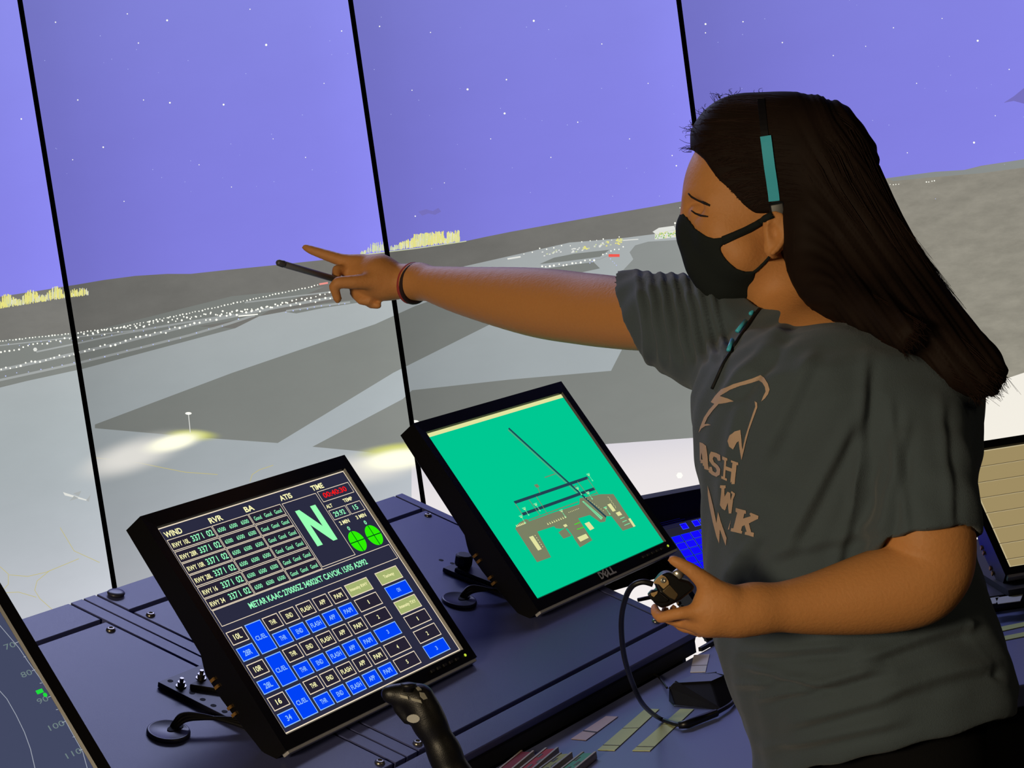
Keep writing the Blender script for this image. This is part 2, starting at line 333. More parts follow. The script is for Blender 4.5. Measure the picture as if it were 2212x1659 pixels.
pic([(2168, 222), (2190, 208), (2212, 190), (2240, 186), (2240, 220), (2212, 224), (2190, 218)], CLOUD, 4)
for x, y, r in ((120, 48, 1.6), (275, 30, 1.4), (361, 44, 2.2), (299, 93, 1.5), (575, 97, 2.6), (738, 67, 1.5), (168, 216, 1.6), (310, 216, 1.3), (367, 222, 2.0), (483, 226, 2.2), (223, 318, 1.8), (46, 257, 1.8), (157, 345, 1.2), (660, 340, 1.2), (500, 404, 1.1), (430, 356, 1.1), (268, 435, 1.2), (590, 300, 1.0), (700, 180, 1.1), (540, 20, 1.3), (820, 57, 1.6), (930, 70, 1.2), (1153, 45, 2.4), (1010, 193, 2.4), (1094, 172, 1.7), (1090, 245, 2.3), (1248, 264, 1.4), (890, 195, 1.2), (1060, 300, 1.1), (1190, 340, 1.2), (1300, 95, 1.3), (1400, 180, 1.1), (1360, 300, 1.2), (1452, 336, 1.3), (1461, 358, 1.6), (960, 395, 1.0), (897, 467, 1.5), (1524, 52, 2.2), (1524, 71, 1.4), (1605, 47, 1.5), (1690, 92, 1.5), (1800, 120, 1.2), (2112, 88, 2.4), (2104, 308, 2.4), (1980, 180, 1.2), (1930, 60, 1.3), (2035, 40, 1.1), (2180, 150, 1.3), (1870, 100, 1.1), (1960, 330, 1.2), (2150, 250, 1.1)):
    dot(x, y, r, DOT, 5)
for k in range(90):
    x, y = random.uniform(0, 2212), random.uniform(0, 430)
    dot(x, y, random.uniform(.5, .9), DOTB, 5)

def clip(poly, a, b, keep):
    """clip a polygon by the line a-b in the picture of the wall"""
    s = lambda p: ((b[0] - a[0]) * (p[1] - a[1]) - (b[1] - a[1]) * (p[0] - a[0])) * keep
    out = []
    for i in range(len(poly)):
        p, q = poly[i], poly[(i + 1) % len(poly)]; sp, sq = s(p), s(q)
        if sp >= 0: out.append(p)
        if (sp >= 0) != (sq >= 0): t = sp / (sp - sq); out.append((p[0] + (q[0] - p[0]) * t, p[1] + (q[1] - p[1]) * t))
    return out
def proj(p):
    v = np.asarray(p, float) - CAM; z = v @ FW; return (1106 + FPX * (v @ RT) / z, 829.5 - FPX * (v @ UP) / z)
black = mat('black_plastic', (14, 14, 15), 0.42, bump=.05, bscale=900)
seam_black = mat('black_seam_metal', (7, 6, 9), 0.6)
pan_labels = ['tall lit screen at the far left edge, with yellow city lights at its horizon', 'tall lit screen with long rows of runway lights, behind the left monitor', 'tall lit screen with a yellow city skyline, behind the pointing arm', 'tall lit screen with grey scrubland, behind the long dark hair']
def circle_pt(a): return np.array([RAD * sin(a), RAD * cos(a), 0])
for k in range(4):
    A, B = circle_pt(AZ[k]), circle_pt(AZ[k + 1]); X = nrm(B - A); W = np.linalg.norm(B - A); Nn = nrm(np.cross(X, [0, 0, 1]))
    if Nn @ (-A) < 0: Nn = -Nn
    A2, B2 = A + X * .0065, B - X * .0065
    root = thing('display_screen', tuple((A + B) / 2), pan_labels[k], 'screen', 'tall upright screens of the display wall')
    body = MB(); c = (A + B) / 2 + [0, 0, (Z0 + Z1) / 2] - Nn * .06
    body.box(c, (X, Nn, [0, 0, 1]), (W / 2 - .0065, .055, (Z1 - Z0) / 2), seam_black); body.build('cabinet', root)
    sc = MB(); pa, pb = proj(A2 + [0, 0, Z0]), proj(A2 + [0, 0, Z1]); pc, pd = proj(B2 + [0, 0, Z0]), proj(B2 + [0, 0, Z1])
    def put(px, m, layer, sp=None):
        o = Nn * (.0008 * layer); pts = [hitp(x, y, A + o, Nn) for x, y in px]
        if sp: uv = [(((x - sp[0]) * sp[4] + (y - sp[1]) * sp[5]) / sp[2], (-(x - sp[0]) * sp[5] + (y - sp[1]) * sp[4]) / sp[3]) for x, y in px]
        else: uv = [(float((q - A) @ X / W), float((q[2] - Z0) / (Z1 - Z0))) for q in pts]
        sc.face(pts, m, uv)
    Q = [A2, B2, B2 + [0, 0, Z1 - Z0], A2 + [0, 0, Z1 - Z0]]; sc.face([q + [0, 0, Z0] for q in Q], SKY, [(0, 0), (1, 0), (1, 1), (0, 1)])
    for poly, m, layer, sp in PICT:
        q = clip(list(poly), pa, pb, 1)
        if len(q) > 2: q = clip(q, pc, pd, -1)
        if len(q) > 2: q = clip(q, pa, pc, -1)
        if len(q) > 2: q = clip(q, pb, pd, 1)
        if len(q) > 2: put(q, m, layer, sp)
    sc.build('screen', root, fixn=False)

# ------------------------------------------------------------------ the console deck (sloped), its own frame u (along), w (up the slope), n (normal)
TH, YW = radians(20), radians(54.5)
DA = np.array([cos(YW), sin(YW), 0]); DN = np.array([sin(TH) * sin(YW), -sin(TH) * cos(YW), cos(TH)]); DW = np.cross(DN, DA)
D0 = P(700, 1640, 2.28)
def D(u, w_, h=0.0): return D0 + DA * u + DW * w_ + DN * h
def dpx(x, y, h=0.0):
    q = hitp(x, y, D0 + DN * h, DN) - D0; return float(q @ DA), float(q @ DW)
deckm = mat('dark_blue_grey_laminate', (84, 90, 138), 0.38, bump=.12, bscale=1200, spec=.4)
blackm = mat('matte_black_panel', (12, 12, 14), 0.55, bump=.1, bscale=500)
groovem = mat('black_groove', (5, 5, 8), 0.8)
def plate(mb, pts, h0, h1, m=None): mb.prism([D(u, w_, h0) for u, w_ in pts], DN * (h1 - h0), m or deckm)
root = thing('sloped_console', (D(0.3, .2)[0], D(.3, .2)[1], 0.0), 'long dark blue-grey sloped console deck carrying the two big tilted monitors', 'console')
mb = MB(); T = .012; g = .0035
UE = lambda w_: .745 + (w_ + .1) * .1        # right end runs slightly outward
base = MB(); plate(base, [(-1.2, -.106), (UE(-.1) - .003, -.106), (UE(.51) - .003, .506), (-1.2, .506)], -.035, -.009, groovem); base.build('deck_base', root)
def panel(name, pts, bev=.0012):
    b = MB(); plate(b, pts, -T, 0.0); return b.build(name, root, bevel=bev)
panel('deck_panel', [(-1.2, -.065 + g), (.058, -.065 + g), (.058, .437), (-1.2, .437)])
panel('deck_panel', [(.110, -.065 + g), (UE(-.06) - .022, -.065 + g), (UE(.437) - .022, .437), (.110, .437)])
panel('back_rail', [(-1.2, .447), (.058, .447), (.058, .510), (-1.2, .510)])
panel('back_rail', [(.110, .447), (UE(.447) - .022, .447), (UE(.51) - .022, .510), (.110, .510)])
panel('joint_strip', [(.062, -.062), (.0825, -.062), (.0825, .510), (.062, .510)], .0006)
panel('joint_strip', [(.0855, -.062), (.106, -.062), (.106, .510), (.0855, .510)], .0006)
panel('end_rail', [(UE(-.062) - .018, -.062), (UE(-.062), -.062), (UE(.51), .510), (UE(.51) - .018, .510)], .0006)
panel('front_rail', [(-1.2, -.108), (UE(-.1), -.108), (UE(-.06), -.0685), (-1.2, -.0685)], .002)
LZ = CZ - 0.70           # height of the lower desk
fr = MB(); q0, q1 = D(-1.2, -.104, -.012), D(UE(-.1) - .004, -.104, -.012)
outn = np.array([sin(YW), -cos(YW), 0])
fr.prism([q0, q1, np.array([q1[0], q1[1], LZ + .001]), np.array([q0[0], q0[1], LZ + .001])], -outn * .012, blackm); fr.build('front_panel', root)
rm = MB(); r0_, r1_ = D(UE(-.1) + .003, -.106, 0), D(UE(-.1) + .118, -.106, 0); rm.prism([np.array([*q_[:2], LZ + .0006]) for q_ in (r0_, r1_, r1_ - outn * .006, r0_ - outn * .006)], [0, 0, .006], blackm); rm.build('rim_strip', root)
lg = MB()
q2, q3 = D(UE(.5) - .01, .50, -.035), D(-1.2, .50, -.035)
for a_, b_ in ((q1 - outn * .02, q2), (q2, q3)):
    a_, b_ = a_.copy(), b_.copy(); e = nrm(np.cross(b_ - a_, [0, 0, 1])) * .01
    lg.prism([a_, b_, np.array([b_[0], b_[1], .002]), np.array([a_[0], a_[1], .002])], -outn * .01 if abs(e @ outn) > .005 else -DA * .01, blackm)
lg.build('cabinet_side', root)
# screws, knob and grommets
steel = mat('steel_screw', (150, 145, 135), 0.3, metal=.9)
def screw(u, w_, r=.0065):
    b = MB(); b.lathe(D(u, w_, 0), DN, [(r, 0), (r, .001), (r * .8, .0032), (r * .42, .0042), (r * .38, .0026)], steel, 20); b.build('screw', root, smooth=True)
for u, w_ in ((.045, .414), (.121, .416), (UE(.42) - .036, .420), (.122, -.050), (.046, -.050), (UE(-.05) - .036, -.05)): screw(u, w_)
kb = MB(); kb.lathe(D(.129, .492, 0), DN, [(.010, 0), (.012, .002), (.0125, .004), (.011, .0055), (.006, .006)], mat('dark_knob', (50, 50, 62), .35), 24); kb.build('latch_knob', root, smooth=True)
hb = MB(); hb.lathe(D(*dpx(953, 1210), 0), DN, [(.004, .0002), (.0035, .0004)], groovem, 12); hb.build('screw_hole', root)
grm = mat('cable_grommet_plastic', (60, 62, 84), .35, bump=.03)
def grommet(u, w_, label):
    t = MB(); R = .0265; h = .005
    # a disc with a rounded rim and an off-centre slot for the cables
    t.lathe(D(u, w_, 0), DN, [(R, 0), (R, h * .6), (R * .96, h), (R * .9, h * 1.05), (R * .88, h)], grm, 40)
    o = t.build('cable_grommet', root, smooth=True)
    s = MB(); pts = []
    for k in range(24):
        a = 2 * pi * k / 24; pts.append(D(u + .009 + .0125 * cos(a), w_ - .002 + .0062 * sin(a), h + .0003))
    s.prism(pts, DN * .0006, groovem); s.build('cable_slot', root)
cable = mat('black_cable', (20, 19, 18), .45, bump=.05)
grommet(*dpx(365, 1572, .0075), ''); grommet(*dpx(993, 1290, .0075), '')

# ------------------------------------------------------------------ monitors
SCREEN_OFF = mat('screen_glass', (10, 10, 12), .12)
class Mon:
    def __init__(s, yaw, tilt, c):
        s.c = np.array(c, float) + [0, 0, CZ]; s.x = np.array([cos(yaw), sin(yaw), 0]); n = np.array([sin(yaw), -cos(yaw), 0])
        s.u = np.array([0, 0, 1.]) * cos(tilt) - n * sin(tilt); s.n = n * cos(tilt) + np.array([0, 0, 1.]) * sin(tilt)
        s.W, s.H = .376, .301
    def L(s, x, z, h=0.0): return s.c + s.x * x + s.u * z + s.n * h
    def S(s, X, Y, h=0.0): return s.L((X / 1280 - .5) * s.W, (.5 - Y / 1024) * s.H, h)      # screen picture coordinates, 1280 x 1024
    def px(s, x, y):
        q = hitp(x, y, s.c, s.n) - s.c; return float(q @ s.x / s.W + .5) * 1280, float(.5 - q @ s.u / s.H) * 1024
bez = mat('black_bezel_plastic', (16, 15, 14), .32, bump=.08, bscale=1500, spec=.45)
gunm = mat('grey_button_lit_bevel', (52, 50, 48), .35)
class Pic:
    def __init__(s, mon, root, bg): s.M = mon; s.b = MB(); s.root = root; s.lay = 0; s.rect(0, 0, 1280, 1024, bg)
    def poly(s, pts, m, lift=None):
        s.lay += 1; h = .0006 + (.00001 * s.lay if lift is None else lift); s.b.face([s.M.S(x, y, h) for x, y in pts], m)
    def rect(s, x0, y0, x1, y1, m): s.poly([(x0, y1), (x1, y1), (x1, y0), (x0, y0)], m)
    def frame(s, x0, y0, x1, y1, m, t=3.5):
        s.rect(x0, y0, x1, y0 + t, m); s.rect(x0, y1 - t, x1, y1, m); s.rect(x0, y0, x0 + t, y1, m); s.rect(x1 - t, y0, x1, y1, m)
    def line(s, pts, t, m):
        for (x0, y0), (x1, y1) in zip(pts[:-1], pts[1:]):
            L = hypot(x1 - x0, y1 - y0) or 1; nx, ny = -(y1 - y0) / L * t / 2, (x1 - x0) / L * t / 2
            s.poly([(x0 - nx, y0 - ny), (x0 + nx, y0 + ny), (x1 + nx, y1 + ny), (x1 - nx, y1 - ny)], m)
    def text(s, t, x0, y0, x1, y1, m, bold=.03):
        """text fitted in the box x0..x1, y0 (top)..y1 (bottom)"""
        V, F = text_mesh(t, bold); s.lay += 1; h = .0006 + .00001 * s.lay
        s.b.add([s.M.S(x0 + v[0] * (x1 - x0), y1 - v[1] * (y1 - y0), h) for v in V], F, m)
    def disc(s, cx, cy, rx, ry, m, n=32): s.poly([(cx + rx * cos(2 * pi * k / n), cy - ry * sin(2 * pi * k / n)) for k in range(n)], m)
    def done(s): return s.b.build('screen', s.root, fixn=False)

def monitor(mon, label, mount=True, sc=1.0, brand=True, blabel='raised grey brand lettering on the lower bezel'):
    """bezel ring, back housing, ports, buttons, brand lettering and the plates that bolt it to the deck"""
    if sc != 1.0: mon.W *= sc; mon.H *= sc
    q = mon.L(0, -.17 * sc, -.03); root = thing('lcd_monitor', tuple(q), label, 'monitor', None)
    W2, H2 = .188 * sc, .1505 * sc; ox, ot, ob = .206 * sc, .1715 * sc, .170 * sc; e = .0035
    b = MB(); O = [(-ox, -ob), (ox, -ob), (ox, ot), (-ox, ot)]; I = [(-W2, -H2), (W2, -H2), (W2, H2), (-W2, H2)]
    for k in range(4):
        j = (k + 1) % 4
        F = [mon.L(*O[k], .0045), mon.L(*O[j], .0045), mon.L(I[j][0] * 1.012, I[j][1] * 1.012, .004), mon.L(I[k][0] * 1.012, I[k][1] * 1.012, .004)]
        b.face(F, bez); b.face([F[3], F[2], mon.L(*I[j], 0.0), mon.L(*I[k], 0.0)], gunm if k == 1 else bez)  # right inner bevel gets a paler grey: its catch of light is painted
        b.face([mon.L(*O[j], .0045), mon.L(*O[k], .0045), mon.L(*O[k], -.028), mon.L(*O[j], -.028)], bez)
    b.build('bezel', root, fixn=False)
    g_ = MB(); g_.prism([mon.L(*p, -.001) for p in I], mon.n * .0008, SCREEN_OFF); g_.build('glass', root)
    # back housing: side profile (depth behind the front, height), extruded across
    h = MB(); pr = [(-.026, ot), (-.030, ot - .01), (-.033, -.010), (-.040, -.024), (-.044, -.034), (-.043, -.070), (-.040, -.095), (-.030, -.160), (-.024, -ob), (-.0025, -ob), (-.0025, ot)]
    h.prism([mon.L(-ox + .001, z, d) for d, z in pr], mon.x * (2 * ox - .002), bez)
    h.prism([mon.L(-.13 * sc, z, d) for d, z in ((-.026, .13), (-.048, .12), (-.062, .06), (-.062, -.09), (-.040, -.13), (-.026, -.13))], mon.x * .26 * sc, bez)
    h.build('back_housing', root, bevel=.0015)
    pm = mat('brass_port', (200, 150, 80), .4, metal=.7)
    for zz in (-.045, -.055, -.085, -.095):
        p_ = MB(); p_.box(mon.L(-ox - .0008, zz, -.036), (mon.x, mon.u, mon.n), (.0012, .0020, .0038), pm); p_.build('side_port', root)
    # bottom trim, buttons, power light
    t = MB(); t.box(mon.L(0, -ob - .0015, -.002), (mon.x, mon.u, mon.n), (ox - .003, .0030, .0055), mat('grey_trim_plastic', (176, 176, 180), .4)); t.build('bottom_trim', root, bevel=.0012)
    for k in range(5):
        bt = MB(); bt.box(mon.L(ox - .040 + .0 - k * .0145, -ob + .0095, .005), (mon.x, mon.u, mon.n), (.0035, .0018, .0008), gunm); bt.build('button', root)
    for xx, cc in ((ox - .020, (190, 220, 60)), (ox - .095, (170, 200, 60))):
        pl = MB(); pl.lathe(mon.L(xx, -ob + .0095, .0045), mon.n, [(.0022 if xx > ox - .05 else .0013, 0), (.0018 if xx > ox - .05 else .001, .0008)], glowmat('power_light_green', (190, 215, 60), 1.0), 12); tag(pl.build('power_light', root), 'small glowing yellow-green light')
    if brand:
        V, F = text_mesh('D', .03); bl = MB(); lm = mat('raised_logo_metal', (190, 192, 198), .4); x = -.0215
        for ch, rot in (('D', 0), ('E', radians(38)), ('L', 0), ('L', 0)):
            V, F = text_mesh(ch, .04); wd, hh = .0105, .0125; pts = []
            for v in V:
                a, c2 = (v[0] - .5) * wd, (v[1] - .5) * hh; pts.append(mon.L(x + a * cos(rot) - c2 * sin(rot), -ob + .0105 + a * sin(rot) + c2 * cos(rot), .0051))
            bl.add(pts, F, lm); x += .0122 if ch in 'DE' else .0108
        tag(bl.build('brand_lettering', root), blabel)
    if mount:
        a = MB(); fl = mon.L(0, -.10, -.055)       # foot that reaches from the housing down to the deck
        u0, w0 = float((fl - D0) @ DA), float((fl - D0) @ DW)
        a.prism([mon.L(-.05, -.02, -.055), mon.L(.05, -.02, -.055), D(u0 + .05, w0 + .045, .016), D(u0 - .05, w0 + .045, .016)], -mon.u * .02 - mon.n * .006, blackm)
        a.build('support_arm', root, bevel=.002)
    return root

lcream = glowmat('cream_pixels', (238, 222, 196)); ytext = glowmat('pale_yellow_pixels', (252, 248, 186)); gtext = glowmat('mint_pixels', (150, 250, 190)); red = glowmat('red_pixels', (250, 22, 22))
green = glowmat('green_pixels', (46, 238, 4)); blue = glowmat('blue_pixels', (0, 66, 246)); olive = glowmat('olive_pixels', (164, 178, 112)); navy = glowmat('navy_pixels', (42, 43, 64)); nbox = glowmat('dark_box_pixels', (38, 34, 50)); mint = glowmat('big_letter_pixels', (152, 255, 180)); lb = glowmat('light_blue_pixels', (140, 190, 250)); dgreen = glowmat('dark_green_pixels', (0, 84, 20))

m1 = Mon(.983, .551, (-.291, 2.429, -.462)); r1 = monitor(m1, 'tilted black monitor showing a white-lined airfield panel with a big green N', brand=False)
p1 = Pic(m1, r1, navy); p1.frame(0, 0, 1280, 1024, lcream, 5)
for t, x0, x1 in (('WIND', 17, 122), ('RVR', 297, 382), ('BA', 531, 592), ('ATIS', 776, 860), ('TIME', 1006, 1092)): p1.text(t, x0, 24, x1, 52, ytext, .03)
rows = [('10L', 62), ('28R', 123), ('10R', 183), ('28L', 243), ('16', 304), ('34', 364)]
for nm, y in rows:
    for x0, x1 in ((11, 290), (294, 532), (536, 757)): p1.rect(x0, y, x1, y + 57, nbox); p1.frame(x0, y, x1, y + 57, lcream, 3)
    p1.text('RWY ' + nm, 24, y + 20, 24 + (104 if len(nm) == 3 else 90), y + 43, ytext, .02)
    p1.text('337 I', 144, y + 14, 216, y + 44, gtext, .02); p1.text('02', 240, y + 14, 278, y + 44, gtext, .02)
    for k in range(3): p1.text('6500', 310 + k * 77, y + 20, 360 + k * 77, y + 40, gtext, .015); p1.text('Good', 553 + k * 70, y + 20, 601 + k * 70, y + 41, gtext, .015)
p1.frame(762, 66, 1008, 414, lcream, 3); p1.text('N', 812, 120, 960, 314, mint, .05)
p1.frame(1020, 63, 1256, 122, lcream, 3); p1.text('00:40:30', 1045, 77, 1218, 105, red, .02)
p1.text('ALT', 1018, 139, 1062, 158, ytext); p1.text('TEMP', 1148, 137, 1216, 156, ytext)
p1.frame(1015, 169, 1140, 223, lcream, 3); p1.frame(1146, 169, 1254, 223, lcream, 3); p1.text('29.92', 1034, 183, 1116, 210, gtext, .02); p1.text('15', 1183, 182, 1216, 208, gtext, .02)
p1.text('2 MIN', 1034, 236, 1106, 256, ytext); p1.text('3 MIN', 1160, 236, 1234, 256, ytext); p1.text('0', 1062, 272, 1078, 294, gtext); p1.text('0', 1190, 272, 1206, 294, gtext)
for cx in (1073, 1201):
    p1.disc(cx, 356, 52, 55, green); p1.rect(cx - 2.5, 300, cx + 2.5, 412, dgreen); p1.rect(cx - 53, 353.5, cx + 53, 358.5, dgreen)
p1.frame(12, 423, 1258, 503, lcream, 3); p1.text('METAR KAAC 270005Z 34002KT CAVOK 15/05 A2992', 218, 447, 1048, 477, gtext, .025)
def key(x0, y0, x1, y1, t, on, th=.30, fillm=None, tw=None):
    p1.rect(x0, y0, x1, y1, fillm or (blue if on else nbox)); p1.frame(x0, y0, x1, y1, lb if on else lcream, 4)
    h = (y1 - y0) * th; cy = (y0 + y1) / 2
    if y1 - y0 > 100: h = 22
    wd = tw or len(t) * h * (.62 if t != '1' else .3); cx = (x0 + x1) / 2
    p1.text(t, cx - wd / 2, cy - h / 2, cx + wd / 2, cy + h / 2, (lb if on else ytext) if not fillm else ytext, .02)
ys = [533, 614, 695, 776, 857, 937]
for k, t in enumerate(('10L', '28R', '10R', '28L', '16', '34')): key(10, ys[k], 113, ys[k] + 64, t, k % 2, .4)
for k in range(3): key(127, ys[2 * k], 229, ys[2 * k] + 146, 'CL/EL', True)
for k in range(6):
    for t, x0, x1 in (('THR', 239, 338), ('END', 351, 448), ('FLASH', 465, 563), ('APP', 579, 677), ('PAPI', 694, 792)): key(x0, ys[k], x1, ys[k] + 65, t, k % 2, .34)
key(807, 533, 973, 599, 'Intensity RWY', False, .3, olive, 128); key(1036, 533, 1202, 601, 'Taxiway', False, .3, olive, 80); key(1036, 694, 1202, 763, 'Intensity TXY', False, .3, olive, 128)
for k in range(5): key(808, ys[k + 1], 972, ys[k + 1] + 65, str(k + 1) if k != 3 else '4', k == 2, .3)
key(1036, 614, 1203, 682, 'ON', True, .3); key(1036, 776, 1206, 841, '1', False); key(1036, 857, 1206, 923, '2', False); key(1036, 937, 1202, 1004, '3', True)
p1.done()

m2 = Mon(.952, .564, (.035, 2.942, -.449)); r2 = monitor(m2, 'tilted black monitor showing a green airport map with grey aprons')
gm = glowmat('map_green_pixels', (0, 200, 146)); cream = glowmat('map_cream_pixels', (226, 228, 160)); rw = glowmat('map_runway_pixels', (34, 66, 82)); ap = glowmat('map_apron_pixels', (122, 128, 100)); mint2 = glowmat('map_mint_pixels', (120, 235, 170))
p2 = Pic(m2, r2, gm); p2.rect(0, 0, 1280, 23, cream)
A_ = [(184, 643), (240, 622), (301, 616), (546, 637), (798, 646), (835, 615), (1031, 637), (1135, 662), (1128, 880), (1003, 875), (992, 775), (951, 764), (912, 790), (868, 784), (822, 723), (712, 717), (710, 760), (706, 858), (573, 868), (574, 792), (492, 790), (486, 748), (560, 738), (524, 735), (488, 722), (483, 708), (331, 702), (305, 856), (178, 852)]
p2.poly(A_, ap)
p2.poly([(312, 612), (322, 634), (800, 640), (815, 626), (808, 617), (560, 610)], gm); p2.line([(320, 626), (800, 630)], 5, ap)
p2.poly([(836, 636), (850, 638), (914, 764), (888, 772)], mint2); p2.line([(846, 645), (900, 765)], 4, ap); p2.poly([(560, 745), (574, 745), (578, 805), (570, 805)], gm)
p2.line([(636, 112), (850, 600)], 5, ap); p2.line([(650, 104), (944, 768)], 15, rw); p2.line([(306, 511), (1017, 521)], 17, rw); p2.line([(307, 586), (1013, 594)], 17, rw)
for q in ([(308, 515), (306, 590)], [(1008, 522), (1008, 640)], [(430, 522), (434, 625)], [(503, 520), (497, 637)], [(909, 522), (919, 620)], [(560, 480), (548, 510)], [(669, 437), (770, 437)], [(850, 545), (880, 540)], [(925, 622), (1010, 622)]): p2.line(q, 5, ap)
p2.poly([(545, 456), (576, 457), (578, 476), (549, 477)], ap)
for cx, cy in ((349, 562), (456, 562), (620, 646), (869, 560), (1037, 508), (930, 605), (988, 722), (284, 596)):
    p2.rect(cx - 15, cy - 9, cx + 15, cy - 3, mint2); p2.rect(cx - 9, cy - 1, cx + 9, cy + 5, cream); p2.rect(cx - 2, cy, cx + 2, cy + 34, mint2); p2.disc(cx, cy + 38, 6, 6, mint2, 8)
for q in ([(240, 713), (276, 714), (274, 798), (240, 798)], [(732, 757), (778, 757), (784, 802), (738, 804)], [(601, 813), (688, 812), (689, 838), (603, 841)], [(1021, 706), (1055, 706), (1057, 756), (1026, 755)], [(1042, 767), (1085, 767), (1087, 791), (1046, 790)], [(1112, 826), (1134, 826), (1132, 880), (1110, 880)], [(556, 721), (585, 721), (587, 735), (558, 736)]): p2.poly(q, cream)
for k in range(6): p2.disc(292, 718 + k * 14, 3, 4, cream, 8)
for k in range(9): x = 440 + k * 21; p2.poly([(x, 690), (x + 5, 676), (x + 12, 690)], cream)
for k in range(7): p2.disc(668 + k * 16, 668, 3, 3, cream, 8)
for k in range(9): p2.disc(1070 + (k % 2) * 5, 668 + k * 9, 2.5, 3.5, cream, 8); p2.disc(880 + k * 9, 625 + k * 13, 2.5, 3, cream, 8)
for k in range(6): p2.poly([(196 + k * 14, 640), (202 + k * 14, 626), (210 + k * 14, 640)], cream)
for q in ([(645, 742), (700, 742)], [(640, 772), (705, 774)], [(1046, 808), (1090, 808)], [(1044, 830), (1090, 830)], [(1040, 852), (1100, 852)]): p2.line(q, 4, green if q[0][0] < 700 else mint2)
p2.done()

sp_ = m2.c - m1.c; c0 = m1.c - sp_ - m1.x * .052 - [0, 0, CZ]
m0 = Mon(.983, .551, c0); r0 = monitor(m0, 'black monitor in the lower left corner, showing a grey-blue radar screen', mount=True, brand=False)
rbg = glowmat('radar_pixels', (66, 72, 98)); rl = glowmat('radar_line_pixels', (160, 166, 178)); rt_ = glowmat('radar_text_pixels', (110, 128, 128)); rg = glowmat('radar_target_pixels', (30, 220, 60))
p0 = Pic(m0, r0, rbg)
p0.line([m0.px(x, y) for x, y in ((-60, 1440), (-20, 1472), (14, 1510), (34, 1545), (52, 1582), (65, 1618), (76, 1665), (84, 1720))], 3, rl)
p0.line([m0.px(x, y) for x, y in ((-40, 1300), (0, 1353), (40, 1400), (60, 1430), (84, 1463), (120, 1520), (150, 1575), (178, 1625), (196, 1690))], 3, rl)
for t, x, y in (('70', 22, 1395), ('80', 58, 1455), ('90', 93, 1512), ('100', 123, 1567), ('110', 160, 1627)):
    X, Y = m0.px(x, y); wv = 22 * len(t) / 2 + 8; p0.text(t, X - wv, Y - 11, X + wv - 8, Y + 11, rt_, 0); p0.line([m0.px(x + 10, y - 5), m0.px(x + 20, y - 9)], 2.5, rl)
for x, y in ((50, 1420), (85, 1477), (120, 1534), (156, 1593)): p0.line([m0.px(x, y), m0.px(x + 5, y - 1)], 2.5, rl)
X, Y = m0.px(88, 1498); p0.rect(X - 18, Y - 16, X + 14, Y, rg); p0.disc(X + 12, Y + 12, 9, 9, rg)
p0.done()
r1['group'] = r2['group'] = r0['group'] = 'tilted black monitors on the sloped console'

# middle monitor with the grid of blue keys, right monitor with tan flight strips
def from_corner(yaw, tilt, x, y, d, sc):
    m = Mon(yaw, tilt, (0, 0, 0)); return P(x, y, d) + m.x * m.W * sc / 2 + m.u * m.H * sc / 2 - [0, 0, CZ]
m3 = Mon(radians(30), radians(45), from_corner(radians(30), radians(45), 1535, 1338, 3.45, .77)); r3 = monitor(m3, 'monitor with a grid of bright blue keys, partly hidden behind the person', mount=False, sc=.77, brand=False)
kb_ = glowmat('key_blue_pixels', (20, 10, 250)); kl = glowmat('key_line_pixels', (10, 8, 70)); kbg = glowmat('key_panel_pixels', (34, 34, 48)); k2 = glowmat('key_blue2_pixels', (60, 80, 255))
p3 = Pic(m3, r3, kbg)
for i in range(11):
    for j in range(11):
        x0, y0 = 130 + i * 96, 175 + j * 76; p3.rect(x0, y0, x0 + 91, y0 + 71, kb_); p3.frame(x0, y0, x0 + 91, y0 + 71, k2 if random.random() < .2 else blue, 3)
for x in (260, 385, 460, 600, 720, 850, 980): p3.rect(x, 85, x + 66, 150, kb_); p3.frame(x, 85, x + 66, 150, k2, 5)
for k in range(5): p3.rect(20, 30 + k * 18, 300 + 40 * (k % 2), 34 + k * 18, kl)
p3.done()
m4 = Mon(radians(6), radians(47), (.841, 2.906, -.566)); r4 = monitor(m4, 'monitor with tan ruled rows at the right edge, behind the elbow', mount=False, sc=.756, brand=False)
tan_ = glowmat('tan_pixels', (158, 140, 98)); tl = glowmat('tan_line_pixels', (98, 84, 58)); tc_ = glowmat('tan_edge_pixels', (190, 176, 138))
p4 = Pic(m4, r4, tan_); p4.frame(0, 0, 1280, 1024, tc_, 9)
for k in range(1, 8): p4.rect(0, k * 136, 1280, k * 136 + 6, tl); p4.rect(0, k * 136 + 6, 1280, k * 136 + 10, tc_)
p4.done()

# mounting plates under the two main monitors, with holes and bolts
def mount_plate(root, u0, u1, w0, w1, bolts, holes, wedge, knob=None):
    b = MB(); b.prism([D(u0, w0, .0005), D(u1, w0, .0005), D(u1, w1, .0005), D(u0, w1, .0005)], DN * .007, mat('steel_mount_plate', (46, 47, 66), .45)); b.build('mount_plate', root, bevel=.0008)
    for u, w_ in holes:
        h = MB(); h.lathe(D(u, w_, .0076), DN, [(.0038, 0), (.0036, .0002)], groovem, 14); h.build('plate_hole', root)
    wg = MB(); wg.prism([D(*q, .0075) for q in wedge], DN * .006, mat('black_bracket', (20, 20, 20), .5)); wg.build('bracket_arm', root, bevel=.0008)
    for u, w_, h0 in bolts:
        bl = MB(); bl.lathe(D(u, w_, h0), DN, [(.0068, 0), (.0068, .0018), (.0048, .0019), (.0048, .007), (.0026, .0072), (.0026, .012)], steel, 12); bl.build('bolt', root)
    if knob:
        kk = MB(); kk.lathe(D(*knob, .013), DN, [(.012, 0), (.014, .004), (.014, .016), (.011, .019)], blackm, 10); kk.build('clamp_knob', root, bevel=.001)
h_ = .0075
